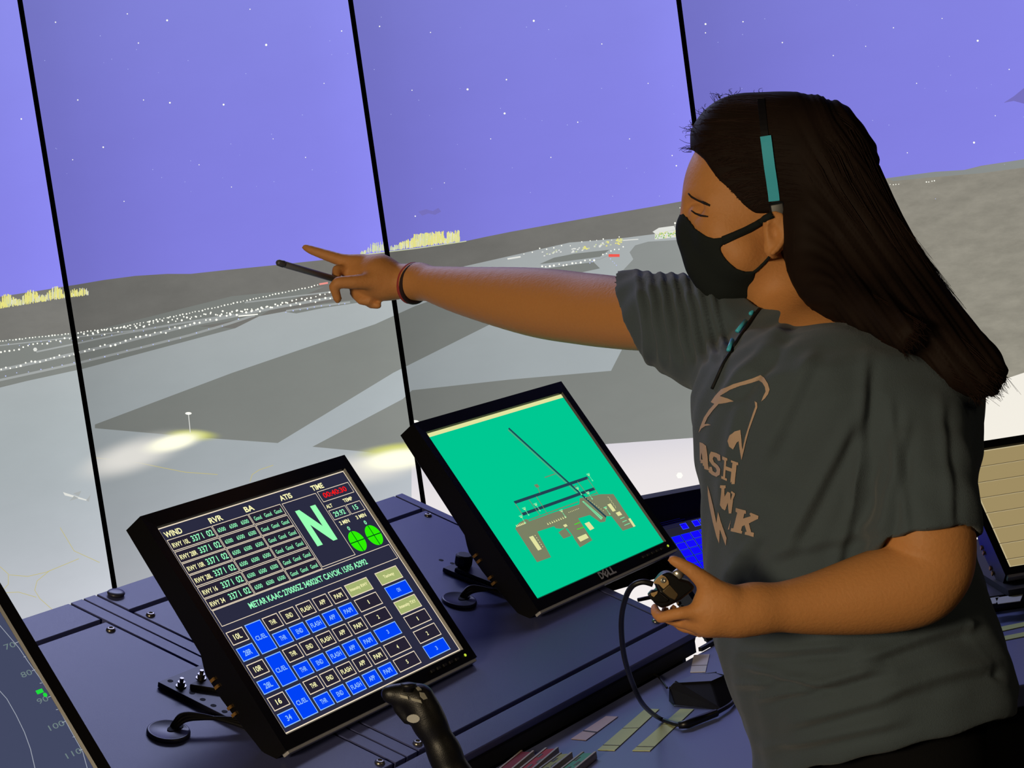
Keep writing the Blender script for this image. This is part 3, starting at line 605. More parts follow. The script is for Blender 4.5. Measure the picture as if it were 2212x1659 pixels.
qa = dpx(341, 1473, h_); mount_plate(r1, qa[0], qa[0] + .22, qa[1] - .17, qa[1],
    [(*dpx(391, 1483, h_), h_), (*dpx(434, 1466, .0135), .0135)], [dpx(368, 1471, h_), dpx(415, 1497, h_), dpx(438, 1511, h_), dpx(461, 1524, h_), dpx(485, 1537, h_)],
    [dpx(410, 1478, .0135), dpx(438, 1463, .0135), (qa[0] + .16, qa[1] - .01), (qa[0] + .16, qa[1] - .16), (qa[0] + .09, qa[1] - .15)])
qb = dpx(957, 1226, h_)
mount_plate(r2, qb[0] + .0, qb[0] + .075, qb[1] - .16, qb[1], [], [dpx(977, 1217, h_)], [(qb[0] + .002, qb[1] - .02), (qb[0] + .03, qb[1] - .02), (qb[0] + .05, qb[1] - .19), (qb[0] + .01, qb[1] - .19)], knob=dpx(1000, 1222, .013))

# cables from the grommets up into the monitors
def cab(name, pts, r, label, cat='cable', group=None, m=None, parent=None):
    b = MB(); b.tube(pts, r, m or cable, 10, smooth=6); o = b.build(name, parent, smooth=True)
    if parent is None: tag(o, label, cat, group)
    return o
def gcab(root, gx, gy, mon, side):
    u, w_ = dpx(gx, gy, .008)
    for k in range(3):
        s = .0022 * (k - 1); e = mon.L(-.17, -.118 - .008 * k, -.050)
        cab('signal_cable', [D(u + .006, w_ + s, -.003), D(u + .012, w_ + s * 1.3, .008 + .001 * k), D(u + .030, w_ - .006 + s * 1.6, .014 + .002 * k), (D(u + .055, w_ - .02, .020) + e) / 2, e], .0028, '', parent=root)
gcab(r1, 365, 1572, m1, 0); gcab(r2, 993, 1290, m2, 0)

# ------------------------------------------------------------------ lower desk, the far sections, desk items
def on(x, y, z): return hitp(x, y, (0, 0, z), np.array([0, 0, 1.]))
deskm = mat('blue_grey_desk_laminate', (112, 120, 166), 0.45, bump=.1, bscale=1000, spec=.4)
DT = .03
fl0 = D(-1.2, -.104, 0); fl1 = D(UE(-.1) + .12, -.104, 0)
R0 = on(2125, 1325, LZ); R1_ = on(2212, 1312, LZ); rdir = nrm(R1_ - R0); Rfar = R0 + rdir * .9
near1 = on(1600, 1720, LZ); ndir = DA
pf = [fl0[:2], fl1[:2], R0[:2] - rdir[:2] * .02, Rfar[:2]]
Fr = on(2150, 1488, LZ); pr_ = [(Fr + rdir * .8)[:2], Fr[:2], (Fr - rdir * .16)[:2]]
ci = (near1 + DA * -.02)[:2]; pr_ += [ci, (near1 - DA * 1.6)[:2]]
root = thing('lower_desk', tuple(on(1450, 1560, 0.0)), 'flat blue-grey lower desk in front of the sloped console, carrying flight strips', 'desk')
b = MB(); b.prism([np.array([*q, LZ - DT]) for q in pf + pr_], [0, 0, DT], deskm); b.build('desktop', root, bevel=.003)
b = MB()
pa_, pb_ = pf[1], pf[2]
for (a_, b_) in (((near1 - DA * 1.5), near1 - DA * .06), (Fr - rdir * .10, Fr + rdir * .75)):
    inn = np.array([-outn[0], -outn[1], 0]) * .04 if b_ is not None and abs((b_ - a_) @ DA) > .7 else np.cross([0, 0, 1.], rdir) * .04
    b.prism([a_ + inn - [0, 0, a_[2]] + [0, 0, LZ - DT], b_ + inn - [0, 0, b_[2]] + [0, 0, LZ - DT], b_ + inn - [0, 0, b_[2] - .002], a_ + inn - [0, 0, a_[2] - .002]], inn * .4, blackm)
b.build('front_panel', root)
# the next console units to the right
up_ = np.cross([0, 0, 1.], rdir)       # away from the operator
root = thing('black_console', tuple(on(2180, 1300, 0.0)), 'black console unit under the tan-row monitor at the right', 'console')
b = MB(); e0, e1 = R0 - rdir * .02, Rfar; b.prism([np.array([*(q[:2]), LZ + .012]) for q in (e0, e1, e1 + up_ * .42, e0 + up_ * .42)], [0, 0, .012], blackm); b.build('deck', root, bevel=.002)
b = MB(); b.prism([np.array([*(q[:2]), LZ + .0005]) for q in (e0, e1, e1 + up_ * .02, e0 + up_ * .02)], [0, 0, .012], mat('black_gloss_edge', (18, 16, 22), .2)); b.build('front_edge', root, bevel=.001)
b = MB(); q = e0 + up_ * .04; b.prism([np.array([*(q2_[:2]), .002]) for q2_ in (e0 + up_ * .04, e1 + up_ * .04, e1 + up_ * .38, e0 + up_ * .38)], [0, 0, LZ - .0], blackm); b.build('cabinet', root)
foot = m4.L(0, -.10, -.06)
b = MB(); b.prism([m4.L(-.05, .02, -.055), m4.L(.05, .02, -.055), np.array([*(foot + m4.x * .05)[:2], LZ + .025]), np.array([*(foot - m4.x * .05)[:2], LZ + .025])], up_ * .02, blackm); b.build('support_arm', r4)
b = MB(); fq = foot; b.prism([np.array([*(fq + m4.x * sx + up_ * sy)[:2], LZ + .0245]) for sx, sy in ((-.16, -.10), (.1, -.10), (.1, .06), (-.16, .06))], [0, 0, .01], blackm); b.build('stand_base', r4)
b = MB(); b.lathe(P(2160, 1258, 2.93), -FW, [(.006, 0), (.0055, .004), (.003, .006)], mat('white_knob', (170, 172, 160), .4), 14); b.build('stand_knob', r4, smooth=True)
b = MB(); wl = mat('pale_wire', (165, 168, 160), .5)
b.tube([P(2100, 1240, 2.95), P(2117, 1243, 2.95), P(2117, 1256, 2.95)], .0010, wl, 6, smooth=0); b.tube([P(2117, 1243, 2.95), P(2128, 1245, 2.95), P(2128, 1260, 2.95)], .0010, wl, 6, smooth=0)
b.tube([P(2127, 1245, 2.95), P(2137, 1250, 2.95), P(2141, 1274, 2.95)], .0012, wl, 6, smooth=0); b.build('stand_wire', r4)
# middle unit carrying the blue-key monitor
mx, mu_ = m3.x, np.array([-m3.x[1], m3.x[0], 0])
root = thing('corner_console', (float(m3.c[0]), float(m3.c[1]), 0.0), 'black corner console block under the blue-key monitor', 'console')
cb = m3.L(0, -.15, -.03)
b = MB(); b.prism([np.array([*(cb + mx * sx + mu_ * sy)[:2], cb[2] - .050]) for sx, sy in ((-.03, -.05), (.28, -.05), (.28, .20), (-.03, .20))], [0, 0, .042], blackm); b.build('top_block', root, bevel=.003)
b = MB(); b.prism([np.array([*(cb + mx * sx + mu_ * sy)[:2], .002]) for sx, sy in ((.10, .02), (.27, .02), (.27, .16), (.10, .16))], [0, 0, cb[2] - .053], blackm); b.build('pedestal', root)
hn_ = np.array([sin(radians(30)), -cos(radians(30)), 0]); hq_ = P(1500, 1150, 3.62)
b = MB(); b.prism([hitp(x, y, hq_, hn_) for x, y in ((1250, 1298), (1640, 1187), (1640, 1031), (1250, 1105))], -hn_ * .05, mat('black_hood', (20, 16, 14), .6)); b.build('back_panel', root, bevel=.002)
b = MB(); b.tube([P(1378, 1296, 3.2), P(1402, 1291, 3.2), P(1440, 1284, 3.25)], .0035, cable, 8); tag(b.build('wall_side_cable', smooth=True), 'short black cable crossing the bright gap left of the handheld device', 'cable')

paper = lambda n, c: mat(n, c, .75, bump=.1, bscale=400)
def strip(name, q, col, label, group, z=LZ, t=.0009, mark=None, curl=0):
    b = MB(); P4 = [on(x, y, z + .0004) for x, y in q]; b.prism(P4, [0, 0, t], paper('paper_%d_%d_%d' % col, col)); 
    if mark:
        for f0, f1, wd in mark:
            a = P4[0] * (1 - f0) + P4[3] * f0; c = P4[1] * (1 - f1) + P4[2] * f1; e = nrm(P4[3] - P4[0]) * wd
            o_ = np.array([0, 0, t + .0003]); b.face([a + o_, c + o_, c + e + o_, a + e + o_], mat('dark_ink', (40, 36, 40), .7))
    o = b.build(name); return tag(o, label, 'paper', group)
G = 'paper strips lying on the lower desk'
strip('flight_strip', [(1291, 1621), (1328, 1622), (1424, 1533), (1394, 1532)], (214, 222, 150), 'long pale green strip on the desk, nearer the pink strip', G, mark=[(.1, .1, .002), (.5, .52, .0012)])
strip('flight_strip', [(1366, 1622.5), (1404, 1623), (1499, 1533), (1470, 1532)], (212, 220, 150), 'long pale green strip on the desk under the black cable', G, mark=[(.08, .08, .002), (.6, .62, .0012)])
strip('flight_strip', [(1234, 1597), (1266, 1600), (1335, 1549), (1309, 1548)], (236, 208, 194), 'short pinkish strip with a dark fold, leftmost flat strip on the desk', G, mark=[(.32, .30, .0035)])
strip('flight_strip', [(1491, 1453), (1524, 1452), (1533, 1414), (1499, 1416)], (232, 226, 222), 'white paper slip with a dark line behind the mouse', G, mark=[(.35, .35, .002)])
strip('paper_strip', [(2147, 1368), (2260, 1343), (2260, 1335), (2147, 1358)], (214, 222, 140), 'pale green strip on the right desk part, the farther one', 'strips on the right part of the desk')
strip('paper_strip', [(2155, 1387), (2260, 1366), (2260, 1357), (2155, 1378)], (214, 222, 140), 'pale green strip on the right desk part, the nearer one', 'strips on the right part of the desk')
for k, (x0, x1) in enumerate(((2122, 2152), (2156, 2204))):
    b = MB(); q4 = [on(x0, 1309 - (x0 - 2122) * .09, LZ + .024), on(x1, 1309 - (x1 - 2122) * .09 - 2, LZ + .024), on(x1 + 6, 1294 - (x1 - 2122) * .12, LZ + .024), on(x0 - 6, 1297 - (x0 - 2122) * .12, LZ + .024)]
    b.prism([q_ + [0, 0, .0004] for q_ in q4], [0, 0, .0008], paper('paper_white', (215, 214, 208))); tag(b.build('paper_slip'), ('small white slip on the black console, next to the elbow', 'white slip on the black console, nearer the right edge')[k], 'paper', 'white slips on the black console')
# strip holders at the bottom edge
hol = mat('tan_strip_holder', (190, 172, 142), .5); z7 = lambda x, y: (780 + x / 2.572, 1360 + y / 2.572)
HL = [((770, 765), (888, 669), (962, 672), (840, 775), (140, 18, 24), 'dark red strip in its holder, leftmost of the row at the bottom edge'), ((862, 783), (1022, 655), (1098, 652), (950, 783), (196, 52, 52), 'red patterned strip in its holder, between dark red and yellow'),
      ((968, 783), (1102, 683), (1174, 680), (1052, 783), (206, 204, 110), 'yellow strip in its tan holder, between the red and the green'), ((1080, 790), (1226, 678), (1308, 676), (1190, 780), (90, 178, 136), 'green strip in its tan holder, rightmost of the row')]
for a_, b_, c_, d_, colr, lab in HL:
    q = [on(*z7(*p), LZ + .010) for p in (a_, b_, c_, d_)]; ax = nrm(q[1] - q[0]); q[0] = q[0] - ax * .08; q[3] = q[3] - ax * .08
    ctr = sum(q) / 4; root = thing('strip_holder', (ctr[0], ctr[1], LZ), lab, 'flight strip', 'coloured strips in holders at the bottom edge')
    bb = MB(); bb.prism([np.array([*p[:2], LZ + .0005]) for p in q], [0, 0, .0075], hol); bb.build('holder', root, bevel=.0006)
    for s0, s1 in ((0, 1), (3, 2)):
        sd = nrm(q[3] - q[0]) * .0016; rl_ = MB(); sg = 1 if s0 == 0 else -1; rl_.prism([np.array([*p[:2], LZ + .0080]) for p in (q[s0], q[s1], q[s1] + sd * 2 * sg, q[s0] + sd * 2 * sg)], [0, 0, .0022], hol); rl_.build('side_rail', root, bevel=.0004)
    st = MB(); sh = nrm(q[3] - q[0]) * .003; st.prism([np.array([*p[:2], LZ + .0082]) for p in (q[0] + sh, q[1] + sh - ax * .004, q[2] - sh - ax * .004, q[3] - sh)], [0, 0, .001], paper('card_%d' % colr[0], colr)); so = st.build('strip', root)
    mk = MB()
    for k in range(7):
        c = (q[0] * (1 - .1 - k * .12) + q[1] * (.1 + k * .12)) ; tp = nrm(q[3] - q[0]); c = c + tp * (.006 + .004 * (k % 3)); mk.box(np.array([c[0], c[1], LZ + .0094]), (ax, tp, [0, 0, 1]), (.007, .0016, .0002), mat('pale_ink' if colr[0] < 200 else 'dim_ink', (210, 190, 180) if colr[0] == 196 else (110, 110, 90), .7))
    if colr[0] != 140: mk.build('handwriting', root)
# mouse (wedge shaped) with its thin cable
mo = on(1515, 1535, LZ); root = thing('computer_mouse', tuple(mo), 'black wedge-shaped mouse on the desk beside the grey shirt', 'mouse')
bm = bmesh.new()
for x, y in [(1446, 1486), (1460, 1474), (1500, 1458), (1545, 1452), (1562, 1458), (1535, 1470)]: bm.verts.new(on(x, y, LZ + (.030 if x > 1450 else .022)))
for x, y in [(1446, 1514), (1458, 1524), (1555, 1532), (1592, 1514), (1586, 1486), (1550, 1470), (1460, 1484)]: bm.verts.new(on(x, y, LZ + .0010))
bmesh.ops.convex_hull(bm, input=bm.verts[:]); bm.normal_update(); b = MB(); top_m = mat('mouse_top_plastic', (70, 84, 104), .3); bm.verts.index_update()
for f in bm.faces: b.face([np.array(v.co) for v in f.verts], top_m if f.normal.z > .9 else black)
bm.free(); o = b.build('shell', root)
bm = bmesh.new(); bm.from_mesh(o.data); bmesh.ops.remove_doubles(bm, verts=bm.verts[:], dist=1e-5); bmesh.ops.dissolve_limit(bm, angle_limit=.12, verts=bm.verts[:], edges=bm.edges[:], delimit={'MATERIAL'}); bm.to_mesh(o.data); bm.free()
md = o.modifiers.new('bevel', 'BEVEL'); md.width = .002; md.segments = 3
cab('mouse_cable', [on(1404, 1456, LZ + .003), on(1414, 1457, LZ + .004), on(1425, 1465, LZ + .004), on(1441, 1486, LZ + .012)], .0015, '', parent=root)
# joystick
JR = .00052
jd = 2.13
jb = P(985, 1700, jd); root = thing('joystick', (jb[0], jb[1], LZ), 'black flight joystick with grey buttons in front of the left monitor', 'joystick')
jm = mat('joystick_black_plastic', (22, 21, 19), .38, bump=.15, bscale=900)

# ------------------------------------------------------------------ implicit-surface modelling (numpy): smooth blends of rounded shapes, turned into one mesh
class Field:
    def __init__(s, lo, hi, h):
        s.lo = np.array(lo, float); s.h = h; s.n = np.ceil((np.array(hi) - s.lo) / h).astype(int) + 1
        s.F = np.full(s.n, .08, np.float32)
    def block(s, lo, hi, pad):
        a = np.clip(np.floor((np.minimum(lo, hi) - pad - s.lo) / s.h).astype(int), 0, s.n - 1); b = np.clip(np.ceil((np.maximum(lo, hi) + pad - s.lo) / s.h).astype(int) + 1, 1, s.n)
        sl = tuple(slice(i, j) for i, j in zip(a, b))
        X = (s.lo[0] + s.h * np.arange(a[0], b[0]))[:, None, None]; Y = (s.lo[1] + s.h * np.arange(a[1], b[1]))[None, :, None]; Z = (s.lo[2] + s.h * np.arange(a[2], b[2]))[None, None, :]
        return sl, X, Y, Z
    def add(s, prim, k=.01, op='u'):
        fn, lo, hi = prim; sl, X, Y, Z = s.block(lo, hi, max(k, .008) + .012)
        if 0 in s.F[sl].shape: return s
        d = fn(X, Y, Z).astype(np.float32); A = s.F[sl]
        if op == 'u': hh = np.maximum(k - np.abs(A - d), 0) / k; s.F[sl] = np.minimum(A, d) - hh * hh * k * .25
        else: hh = np.maximum(k - np.abs(A + d), 0) / k; s.F[sl] = np.maximum(A, -d) + hh * hh * k * .25
        return s
    def clipf(s, fn):
        """keep only where fn < 0"""
        sl, X, Y, Z = s.block(s.lo, s.lo + s.h * s.n, 0); s.F = np.maximum(s.F, fn(X, Y, Z).astype(np.float32)); return s
    def mesh(s):
        F = s.F; F[0] = F[-1] = .05; F[:, 0] = F[:, -1] = .05; F[:, :, 0] = F[:, :, -1] = .05
        I = F < 0; nx, ny, nz = F.shape
        c = np.zeros((nx - 1, ny - 1, nz - 1), np.uint8)
        for dx in (0, 1):
            for dy in (0, 1):
                for dz in (0, 1): c += I[dx:nx - 1 + dx, dy:ny - 1 + dy, dz:nz - 1 + dz]
        act = np.argwhere((c > 0) & (c < 8)); idx = np.full(c.shape, -1, np.int32); idx[tuple(act.T)] = np.arange(len(act))
        acc = np.zeros((len(act), 3)); cnt = np.zeros(len(act))
        for ax in range(3):
            o1, o2 = [i for i in range(3) if i != ax]
            for p in (0, 1):
                for q in (0, 1):
                    off = np.zeros(3, int); off[o1] = p; off[o2] = q; a = act + off; b = a.copy(); b[:, ax] += 1
                    fa, fb = F[tuple(a.T)], F[tuple(b.T)]; m = (fa < 0) != (fb < 0); t = np.where(m, fa / np.where(m, fa - fb, 1), 0)
                    pos = a.astype(float); pos[:, ax] += t; acc[m] += pos[m]; cnt[m] += 1
        V = s.lo + s.h * acc / cnt[:, None]; Q = []
        for ax in range(3):
            o1, o2 = [i for i in range(3) if i != ax]; sa = [slice(None)] * 3; sb = [slice(None)] * 3; sa[ax] = slice(0, -1); sb[ax] = slice(1, None)
            A, B = I[tuple(sa)], I[tuple(sb)]; e = np.argwhere(A != B); e = e[(e[:, o1] > 0) & (e[:, o2] > 0)]
            ins = A[tuple(e.T)]
            def ci(d1, d2): k = e.copy(); k[:, o1] -= d1; k[:, o2] -= d2; return idx[tuple(k.T)]
            q = np.stack([ci(1, 1), ci(0, 1), ci(0, 0), ci(1, 0)], 1); flip = ins if ax != 1 else ~ins
            q[~flip] = q[~flip][:, ::-1]; Q.append(q)
        return V, np.concatenate(Q)
def rc(a, b, ra, rb, flat=None):
    a = np.asarray(a, float); b = np.asarray(b, float); v = b - a; L2 = max(v @ v, 1e-9)
    def fn(X, Y, Z):
        t = np.clip(((X - a[0]) * v[0] + (Y - a[1]) * v[1] + (Z - a[2]) * v[2]) / L2, 0, 1)
        dx, dy, dz = X - a[0] - t * v[0], Y - a[1] - t * v[1], Z - a[2] - t * v[2]; d2 = dx * dx + dy * dy + dz * dz
        if flat is not None: e, s_ = flat; cc = dx * e[0] + dy * e[1] + dz * e[2]; d2 = d2 + cc * cc * (1 / s_ ** 2 - 1)
        return np.sqrt(d2) - (ra + (rb - ra) * t)
    R = max(ra, rb); return fn, np.minimum(a, b) - R, np.maximum(a, b) + R
def rcm(pts, flat=None):
    """a limb through several points of different radius, one primitive; pts = [(point, radius)]"""
    L = [rc(a[0], b[0], a[1], b[1], flat) for a, b in zip(pts[:-1], pts[1:])]
    def fn(X, Y, Z):
        d = None
        for q in L:
            e = q[0](X, Y, Z); d = e if d is None else np.minimum(d, e)
        return d
    return fn, np.min([q[1] for q in L], 0), np.max([q[2] for q in L], 0)
def rcs(pts, n=7):
    P_, R_ = spline([np.asarray(a[0], float) for a in pts], [a[1] for a in pts], n); return rcm(list(zip(P_, R_)))
def el(c, ax, r):
    c = np.asarray(c, float); R = max(r)
    def fn(X, Y, Z):
        k0 = 0; k1 = 0
        for a, q in zip(ax, r):
            t = ((X - c[0]) * a[0] + (Y - c[1]) * a[1] + (Z - c[2]) * a[2]); k0 = k0 + (t / q) ** 2; k1 = k1 + (t / q ** 2) ** 2
        k0 = np.sqrt(k0); return k0 * (k0 - 1) / np.maximum(np.sqrt(k1), 1e-6)
    return fn, c - R, c + R
def half(p0, n): p0 = np.asarray(p0, float); n = nrm(n); return lambda X, Y, Z: (X - p0[0]) * n[0] + (Y - p0[1]) * n[1] + (Z - p0[2]) * n[2]
def pix(X, Y, Z):
    x, y, z = X - CAM[0], Y - CAM[1], Z - CAM[2]; w_ = x * FW[0] + y * FW[1] + z * FW[2]
    return 1106 + FPX * (x * RT[0] + y * RT[1] + z * RT[2]) / w_, 829.5 - FPX * (x * UP[0] + y * UP[1] + z * UP[2]) / w_
def poly2(px, py, pts):
    """signed distance to a polygon, negative inside"""
    d = None; s = np.ones(np.broadcast(px, py).shape, np.int8); n = len(pts)
    for i in range(n):
        (ax, ay), (bx, by) = pts[i], pts[(i + 1) % n]; ex, ey = bx - ax, by - ay; wx, wy = px - ax, py - ay
        t = np.clip((wx * ex + wy * ey) / (ex * ex + ey * ey), 0, 1); q = (wx - ex * t) ** 2 + (wy - ey * t) ** 2; d = q if d is None else np.minimum(d, q)
        c = ((py >= ay) & (py < by) & (ex * wy > ey * wx)) | ((py < ay) & (py >= by) & (ex * wy < ey * wx)); s = np.where(c, -s, s)
    return s * np.sqrt(d)
def mesh_obj(name, V, Q, m, parent, smooth=True):
    me = bpy.data.meshes.new(name); me.from_pydata([tuple(v) for v in V], [], [tuple(int(i) for i in q) for q in Q]); me.update(); me.materials.append(m)
    if smooth: me.shade_smooth()
    o = bpy.data.objects.new(name, me); COL.objects.link(o)
    if parent is not None: o.parent = parent; o.matrix_parent_inverse = parent.matrix_world.inverted()
    return o
def relax(V, Q, it=2, f=.5):
    E = np.concatenate([Q[:, [0, 1]], Q[:, [1, 2]], Q[:, [2, 3]], Q[:, [3, 0]]]); E = np.concatenate([E, E[:, ::-1]]); deg = np.bincount(E[:, 0], minlength=len(V))[:, None]
    for k in range(it):
        A = np.stack([np.bincount(E[:, 0], V[E[:, 1], j], len(V)) for j in range(3)], 1) / np.maximum(deg, 1); V = V + (A - V) * f
    return V
def vnormals(V, Q):
    n = np.cross(V[Q[:, 2]] - V[Q[:, 0]], V[Q[:, 3]] - V[Q[:, 1]]); N = np.zeros_like(V)
    for k in range(4): np.add.at(N, Q[:, k], n)
    return N / np.maximum(np.linalg.norm(N, axis=1)[:, None], 1e-9)
def bvh(V, Q): return BVHTree.FromPolygons([tuple(v) for v in V], [tuple(int(i) for i in q) for q in Q])
def drape(T, x, y, off, dd=None):
    """the point of a surface that the photo shows at pixel x, y"""
    d = ray(x, y); d = d / np.linalg.norm(d); h = T.ray_cast(Vector(CAM), Vector(d))
    if h[0] is None: return None
    n = np.array(h[1]); n = n if n @ d < 0 else -n
    return np.array(h[0]) + n * off

# ------------------------------------------------------------------ joystick
jf = Field(P(760, 1450, jd) - [.05, .12, .30], P(1060, 1450, jd) + [.06, .12, .08], .0022)
jf.lo = np.array([min(P(800, 1500, jd)[0], P(1100, 1760, jd)[0]) - .05, jb[1] - .11, LZ - .002]); jf = Field(jf.lo, [jf.lo[0] + .26, jf.lo[1] + .22, P(850, 1470, jd)[2] + .02], .0022)
J = lambda x, y, dd=0.0: P(x, y, jd + dd)
jr = lambda r: r * jd / FPX
jf.add(rc(J(850, 1502), J(905, 1512), jr(20), jr(28)), .01); jf.add(rc(J(905, 1510), J(925, 1560), jr(30), jr(34)), .012)
jf.add(rc(J(922, 1545), J(960, 1625), jr(33), jr(33)), .01); jf.add(rc(J(960, 1625), J(985, 1690), jr(33), jr(42)), .01); jf.add(rc(J(862, 1530), J(878, 1556), jr(13), jr(9)), .006)
jf.add(rc(J(838, 1497), J(880, 1488), jr(14), jr(14)), .008)
bz = np.array([J(985, 1700)[0], J(985, 1700)[1], LZ])
jf.add(rc(J(985, 1690), J(992, 1735), jr(40), jr(46)), .01)
V, Q = jf.mesh(); V = relax(V, Q, 2); mesh_obj('grip', V, Q, jm, root); JT = bvh(V, Q)
nb = J(992, 1740); bb = MB(); bb.lathe(np.array([nb[0], nb[1], LZ + .0005]), [0, 0, 1], [(.062, 0), (.062, .008), (.05, .016), (.026, .026), (.018, max(.03, nb[2] - LZ))], jm, 32); bb.build('base', root, smooth=True)
jgrey = mat('joystick_grey_button', (150, 148, 134), .4); jwhite = mat('joystick_pale_button', (205, 205, 196), .35)
def jbutton(pts, m, name, hgt=.002):
    q = [drape(JT, x, y, -.0008) for x, y in pts]
    if any(a is None for a in q): return
    c = sum(q) / len(q); n = nrm(np.cross(q[1] - q[0], q[2] - q[0])); n = n if n @ FW < 0 else -n
    b = MB(); b.prism(q, n * (hgt + .0012), m); b.build(name, root, bevel=.0006)
zj = lambda *p: [(780 + x / 2.572, 1360 + y / 2.572) for x, y in p]
jbutton(zj((215, 358), (262, 370), (268, 392), (222, 380)), jgrey, 'button'); jbutton(zj((275, 372), (335, 388), (345, 410), (283, 394)), jgrey, 'button'); jbutton(zj((322, 345), (352, 350), (372, 384), (348, 392), (328, 372)), jgrey, 'button'); jbutton(zj((298, 318), (322, 320), (340, 338), (316, 342)), jgrey, 'button')
jbutton([(895 + 14.5 * cos(a), 1552 + 9.5 * sin(a)) for a in np.arange(0, 6.2, .4)], jwhite, 'button', .0025)
hq = drape(JT, 882, 1490, 0); hb_ = MB(); hb_.lathe(hq, UP, [(.0062, -.002), (.0062, .002), (.0095, .0035), (.009, .007), (.004, .008)], jm, 16); hb_.build('hat_switch', root, smooth=True)

# ------------------------------------------------------------------ the person
skin = mat('skin', (208, 144, 86), .55, bump=.25, bscale=260, spec=.3, var=.05)
skin.node_tree.nodes['Principled BSDF'].inputs['Subsurface Weight'].default_value = .06
skin.node_tree.nodes['Principled BSDF'].inputs['Subsurface Radius'].default_value = (.01, .004, .002)
shirtm = mat('dark_grey_cotton', (80, 92, 100), .95, bump=.45, bscale=900, spec=.15, sheen=.15, var=.05)
pants = mat('black_cotton', (20, 20, 22), .95, bump=.3, bscale=700, spec=.1)
hairm = mat('dark_brown_hair', (33, 23, 18), .7, bump=.0, spec=.12, var=.35, bscale=30)
hb2 = mat('black_cloth_mask', (38, 43, 43), .95, bump=.35, bscale=1100, spec=.1)
person = thing('person', (float(P(1850, 1500, 2.13)[0]), float(P(1850, 1500, 2.13)[1]), 0.0), 'person in black mask and grey printed T-shirt pointing at the screens, long dark hair', 'person')
# head frame
O = P(1659, 400, 2.25); HF = nrm([-.955, .26, -.05]); HU = nrm(np.array([0, 0, 1.]) - HF * (HF @ [0, 0, 1.])); HL_ = np.cross(HU, HF)
if HL_ @ (-FW) < 0: HL_ = -HL_
hax = (HF, HL_, HU)
hd = 2.25; hp = lambda x, y, dd=0.0: P(x, y, hd + dd); hr = lambda r: r * hd / FPX
bf = Field((-.33, 1.78, .98), (.62, 2.80, 1.73), .003)
def mirror(p): return np.asarray(p) - HL_ * 2 * ((np.asarray(p) - O) @ HL_)
head = [(el(O, hax, (.095, .076, .094)), .01), (el(hp(1585, 478), hax, (.056, .060, .082)), .03), (el(hp(1606, 560, -.004), hax, (.052, .050, .036)), .025), (rc(hp(1552, 596), hp(1556, 600), .017, .017), .02),
        (rc(hp(1497, 440), hp(1486, 487), .008, .011), .012), (rc(hp(1483, 490), hp(1490, 492), .010, .010), .008)]
for sd in (1, -1):
    m_ = (lambda p: p) if sd == 1 else mirror
    head += [(rc(m_(hp(1560, 505, -.038)), m_(hp(1600, 545, -.045)), .022, .022), .02), (rc(m_(hp(1500, 424, -.012)), m_(hp(1540, 432, -.045)), .009, .008), .012), (rc(m_(hp(1513, 459, -.026)), m_(hp(1522, 461, -.033)), .011, .011), .006)]
for p_, k in head[:-1]: bf.add(p_, k)
for m_ in ((lambda p: p), mirror):
    bf.add(el(m_(hp(1504, 449, -.030)), hax, (.012, .014, .0085)), .014, 's'); bf.add(el(m_(hp(1512, 458, -.022)), hax, (.0125, .0125, .0115)), .005)
for m_ in ((lambda p: p), mirror):
    bf.add(el(m_(hp(1674, 502, -.082)), (HF, HL_, HU), (.0145, .0085, .024)), .004); bf.add(el(m_(hp(1665, 538, -.080)), hax, (.0085, .006, .012)), .005)
    bf.add(rcs([(m_(hp(x, y, -.089)), .0032) for x, y in ((1662, 488), (1660, 470), (1674, 461), (1690, 468), (1698, 488), (1693, 514), (1680, 536), (1668, 548))]), .0025)
    bf.add(el(m_(hp(1671, 503, -.0925)), hax, (.0078, .0085, .0125)), .003, 's')
# neck, upper trunk (mostly under the shirt)
bf.add(rcm([(hp(1672, 540, 0), .047), (P(1706, 650, 2.235), .046), (P(1722, 760, 2.22), .056)]), .025)
TF = nrm([-.953, -.30, 0]); TL = np.array([-TF[1], TF[0], 0]) * 1.0
if TL @ FW > 0: TL = -TL
TU = np.array([0, 0, 1.]); tax = (TF, TL, TU)
bf.add(el(P(1800, 900, 2.15), tax, (.085, .11, .13)), .05); bf.add(el(P(1800, 1200, 2.15), tax, (.085, .10, .20)), .05); bf.add(el(P(1850, 1470, 2.15), tax, (.09, .11, .10)), .05)
def chain(pts, k=.012, flat=None):
    """pts = [(x, y, depth, radius in pixels)]"""
    bf.add(rcs([(P(*a[:3]), pxm(a[3], a[2])) for a in pts]), k)
# near (left) arm
chain([(1920, 870, 2.08, 62), (1975, 970, 2.01, 80), (2000, 1130, 1.975, 101), (2010, 1205, 1.97, 96), (1992, 1242, 1.967, 97), (1960, 1262, 1.965, 97), (1880, 1282, 1.96, 88), (1765, 1304, 1.95, 67), (1680, 1312, 1.94, 53), (1625, 1315, 1.935, 47)], .03)
# far (right) arm
chain([(1580, 740, 2.26, 66), (1480, 695, 2.31, 72), (1345, 677, 2.40, 78), (1260, 667, 2.46, 78), (1150, 652, 2.53, 74), (1000, 628, 2.62, 52), (905, 607, 2.68, 33)], .03)
